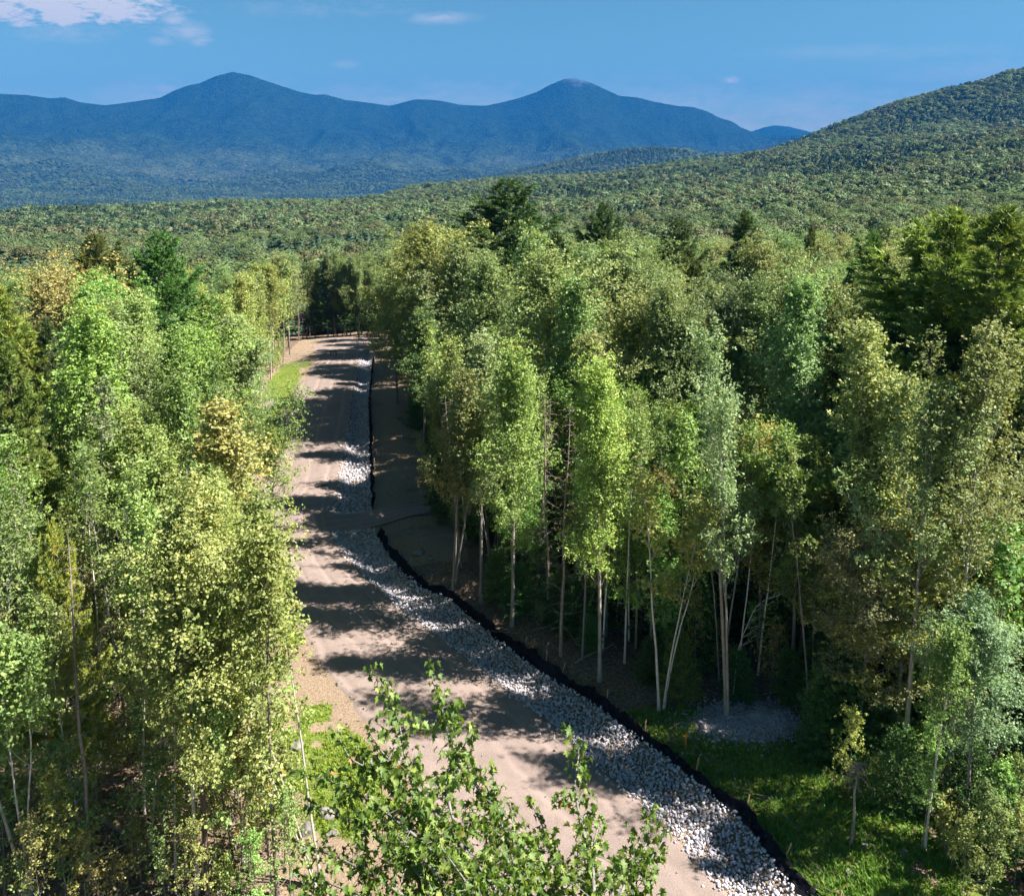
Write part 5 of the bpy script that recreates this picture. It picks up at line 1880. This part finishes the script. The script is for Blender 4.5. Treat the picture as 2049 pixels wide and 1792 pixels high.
# ------------------------------------------------------------------ foreground maple crown
def lobed_leaf():
    """five lobed maple leaf, stalk at origin, tip along +X, gently folded"""
    out = [(0, 0), (0.04, 0.14), (-0.02, 0.34), (0.18, 0.22), (0.36, 0.50), (0.42, 0.28), (0.46, 0.15), (0.68, 0.24), (0.72, 0.10), (1.05, 0.0)]
    pts = out + [(x, -y) for x, y in out[-2:0:-1]]
    c = (0.42, 0.0)
    P = np.array([c] + pts)
    z = 0.45 * np.abs(P[:, 1]) - 0.30 * (P[:, 0] - 0.25) ** 2
    V = np.stack([P[:, 0], P[:, 1], z], -1)
    V[0, 2] += 0.03
    n = len(pts)
    F = np.array([(0, 1 + (i + 1) % n, 1 + i) for i in range(n)])[:, ::-1]
    return V, F


def foreground_maple():
    base = np.array([-0.2, 5.2, 0.0]); base[2] = float(G(base[0], base[1]))
    root = D.objects.new('foreground_maple', None); COL.objects.link(root); root.location = base
    root['label'] = 'large leaved maple top rising at the bottom centre in front of the road'
    root['category'] = 'tree'
    fork = np.array([0.2, 6.0, 12.5]) - base
    rng = np.random.default_rng(12)
    lines = [(np.array([[0, 0, 0], fork * 0.35 + [0.1, 0, 0], fork * 0.7, fork]), np.array([0.2, 0.16, 0.13, 0.09]))]
    # limbs as (px, py, distance) from the tip downward
    L = [
        [(742, 1335, 10.6), (775, 1385, 10.5), (800, 1450, 10.3), (812, 1530, 10.0), (850, 1600, 9.7), (930, 1700, 9.2), (1010, 1800, 8.6)],
        [(868, 1325, 10.8), (862, 1350, 10.8), (885, 1420, 10.6), (905, 1500, 10.3), (960, 1580, 10.0), (1010, 1660, 9.6), (1050, 1800, 8.8)],
        [(945, 1455, 10.4), (925, 1500, 10.2), (890, 1560, 9.9), (905, 1640, 9.5), (960, 1740, 9.0)],
        [(1135, 1462, 10.5), (1160, 1500, 10.4), (1148, 1570, 10.1), (1160, 1640, 9.8), (1185, 1720, 9.3), (1190, 1810, 8.7)],
        [(1302, 1612, 10.0), (1298, 1680, 9.8), (1262, 1740, 9.4), (1230, 1820, 8.9)],
        [(1335, 1668, 9.9), (1300, 1720, 9.6), (1255, 1790, 9.1)],
        [(672, 1462, 10.4), (700, 1520, 10.1), (790, 1560, 9.9), (850, 1620, 9.6)],
        [(735, 1455, 10.2), (760, 1500, 10.1), (800, 1540, 10.0)],
        [(590, 1545, 10.2), (660, 1560, 10.0), (740, 1600, 9.8), (830, 1670, 9.3), (930, 1760, 8.9), (1000, 1830, 8.4)],
        [(620, 1610, 10.0), (700, 1640, 9.7), (790, 1700, 9.2), (880, 1790, 8.7)],
        [(600, 1690, 9.6), (680, 1715, 9.3), (760, 1760, 9.0), (850, 1820, 8.6)],
        [(1060, 1600, 10.2), (1090, 1660, 9.9), (1120, 1740, 9.4), (1130, 1820, 8.9)],
        [(1020, 1600, 10.0), (1030, 1670, 9.7), (1050, 1750, 9.2), (1070, 1830, 8.7)],
        [(960, 1545, 10.2), (990, 1610, 9.8), (1010, 1700, 9.3), (1040, 1800, 8.7)],
        [(640, 1760, 9.2), (720, 1790, 8.9), (800, 1840, 8.5)],
        [(1200, 1640, 9.8), (1185, 1700, 9.4), (1180, 1790, 8.9)],
        [(585, 1745, 9.4), (640, 1800, 9.0), (700, 1850, 8.6)],
        [(880, 1690, 8.9), (930, 1760, 8.6), (990, 1840, 8.3)],
        [(760, 1640, 9.5), (830, 1700, 9.1), (920, 1800, 8.6)],
    ]
    C, X = [], []
    for li, l in enumerate(L):
        P = np.array([W(*q) for q in l]) - base
        k = len(P)
        full = np.concatenate([P, [(P[-1] + fork) / 2 + [0, 0, 0.2], fork]])
        u = np.linspace(0, len(full) - 1, 4 * len(full))
        Q_ = np.stack([np.interp(u, range(len(full)), full[:, i]) for i in range(3)], -1)
        Q_[1:-1] = (Q_[:-2] + 2 * Q_[1:-1] + Q_[2:]) / 4
        lines.append((Q_[::-1], np.linspace(0.035, 0.005, len(Q_))))
        seg = np.linalg.norm(np.diff(Q_, axis=0), axis=1); cl = np.concatenate([[0], np.cumsum(seg)])
        vis_len = cl[min(len(cl) - 1, 4 * k)]
        s = 0.0; sprays = []
        while s < vis_len:
            c = np.array([np.interp(s, cl, Q_[:, i]) for i in range(3)])
            widen = 0.10 + 0.22 * min(1, s / 1.6)
            if s > 0.3:
                for _ in range(2):
                    d = nrm(rng.normal(size=3) * [1, 1, 0.45] + [0, 0, 0.35])
                    e = c + d * widen * (0.5 + 0.8 * rng.random())
                    lines.append((np.array([c, (c + e) / 2 + [0, 0, 0.02], e]), np.array([0.006, 0.004, 0.003])))
                    sprays.append((e, d))
            sprays.append((c, nrm(rng.normal(size=3) + [0, 0, 0.5])))
            s += 0.15
        for (e, d) in sprays:
            m = rng.integers(6, 11)
            C.append(e + rng.normal(size=(m, 3)) * 0.055)
            dirs = nrm(rng.normal(size=(m, 3)) * [0.9, 0.9, 0.35] + d * 0.3 + [0, 0, -1.35])
            X.append(dirs)
    C = np.concatenate(C); X = np.concatenate(X)
    n = len(C)
    ob('trunk', mk('maple_limbs', *tubes(lines, 5), M_BARK, smooth=True), root)
    LV, LF = lobed_leaf()
    N = nrm(UP * 0.5 + rng.normal(size=(n, 3)) * 0.8)
    N = nrm(N - (N * X).sum(1)[:, None] * X); Yv = np.cross(N, X)
    s = 0.085 + 0.04 * rng.random(n)
    R = np.stack([X, Yv, N], -1)       # columns
    VV = np.einsum('nij,kj->nki', R, LV) * s[:, None, None] + C[:, None]
    dist = np.linalg.norm(C + base - np.array([0, 0, CAMZ]), axis=1)
    # pick 300 of the clearly visible, nearest-to-camera leaves as single parts
    up_score = C[:, 2] + 0.15 * rng.random(n)
    proj = C + base - np.array([0, 0, CAMZ]); dep = proj[:, 1] * CP - proj[:, 2] * SP; upc = proj[:, 1] * SP + proj[:, 2] * CP
    pyy = 600 - FOC * upc / dep
    ok = (pyy > 1320) & (pyy < 1780)
    order = np.argsort(np.where(ok, dist - 1.2 * rng.random(n), 99))[:300]
    single = np.zeros(n, bool); single[order] = True
    tn = np.clip(0.5 + 0.2 * rng.normal(size=n), 0, 1)
    r_ = VV[~single]; m = len(r_); kk = len(LV)
    F = (np.arange(m)[:, None, None] * kk + LF[None]).reshape(-1, 3)
    o = ob('crown', mk('maple_foliage', r_.reshape(-1, 3), F, M_MAPLE, {'tone': np.repeat(tn[~single], kk)}), root)
    o['kind'] = 'stuff'; o.color = (1, 1, 1, 1)
    lm = [mk('leaf', LV, LF, M_MAPLE, {'tone': np.full(kk, t)}) for t in (0.2, 0.38, 0.5, 0.62, 0.8)]
    for i, k_ in enumerate(order):
        q = ob('leaf', lm[i % 5], root)
        M4 = np.eye(4); M4[:3, :3] = R[k_] * s[k_]; M4[:3, 3] = C[k_]
        q.matrix_basis = Matrix(M4.tolist())
        q.color = (1, 1, 1, 1)
    print('maple leaves', n, 'stones', len(pts))


M_MAPLE = leaf_mat('large_maple_leaves', (0.06, 0.12, 0.02), (0.14, 0.23, 0.03), (0.30, 0.36, 0.08), tip=(0.30, 0.17, 0.04), trans=0.38, gloss=0.03, spread=0.05)
foreground_maple()

# ------------------------------------------------------------------ haze
def haze():
    m, nt, out = new_mat('air'); L = nt.links
    pv = nd(nt, 'ShaderNodeVolumePrincipled')
    pv.inputs['Color'].default_value = (*HAZE_COLOR, 1)
    pv.inputs['Density'].default_value = HAZE_DENSITY
    pv.inputs['Anisotropy'].default_value = 0.0
    L.new(pv.outputs[0], out.inputs['Volume'])
    x0, x1, y0, y1, z0, z1 = -9500, 9500, -200, 12500, -420, 1120
    V = [(x0, y0, z0), (x1, y0, z0), (x1, y1, z0), (x0, y1, z0), (x0, y0, z1), (x1, y0, z1), (x1, y1, z1), (x0, y1, z1)]
    F = [(3, 2, 1, 0), (4, 5, 6, 7), (0, 1, 5, 4), (1, 2, 6, 5), (2, 3, 7, 6), (3, 0, 4, 7)]
    o = ob('haze', mk('haze', np.array(V, float), np.array(F), m), kind='stuff')


haze()
tris = sum(sum(len(p.vertices) - 2 for p in me.polygons) if len(me.polygons) < 2000 else len(me.loops) - 2 * len(me.polygons) for me in D.meshes)
print('unique triangles', tris, 'objects', len(D.objects))
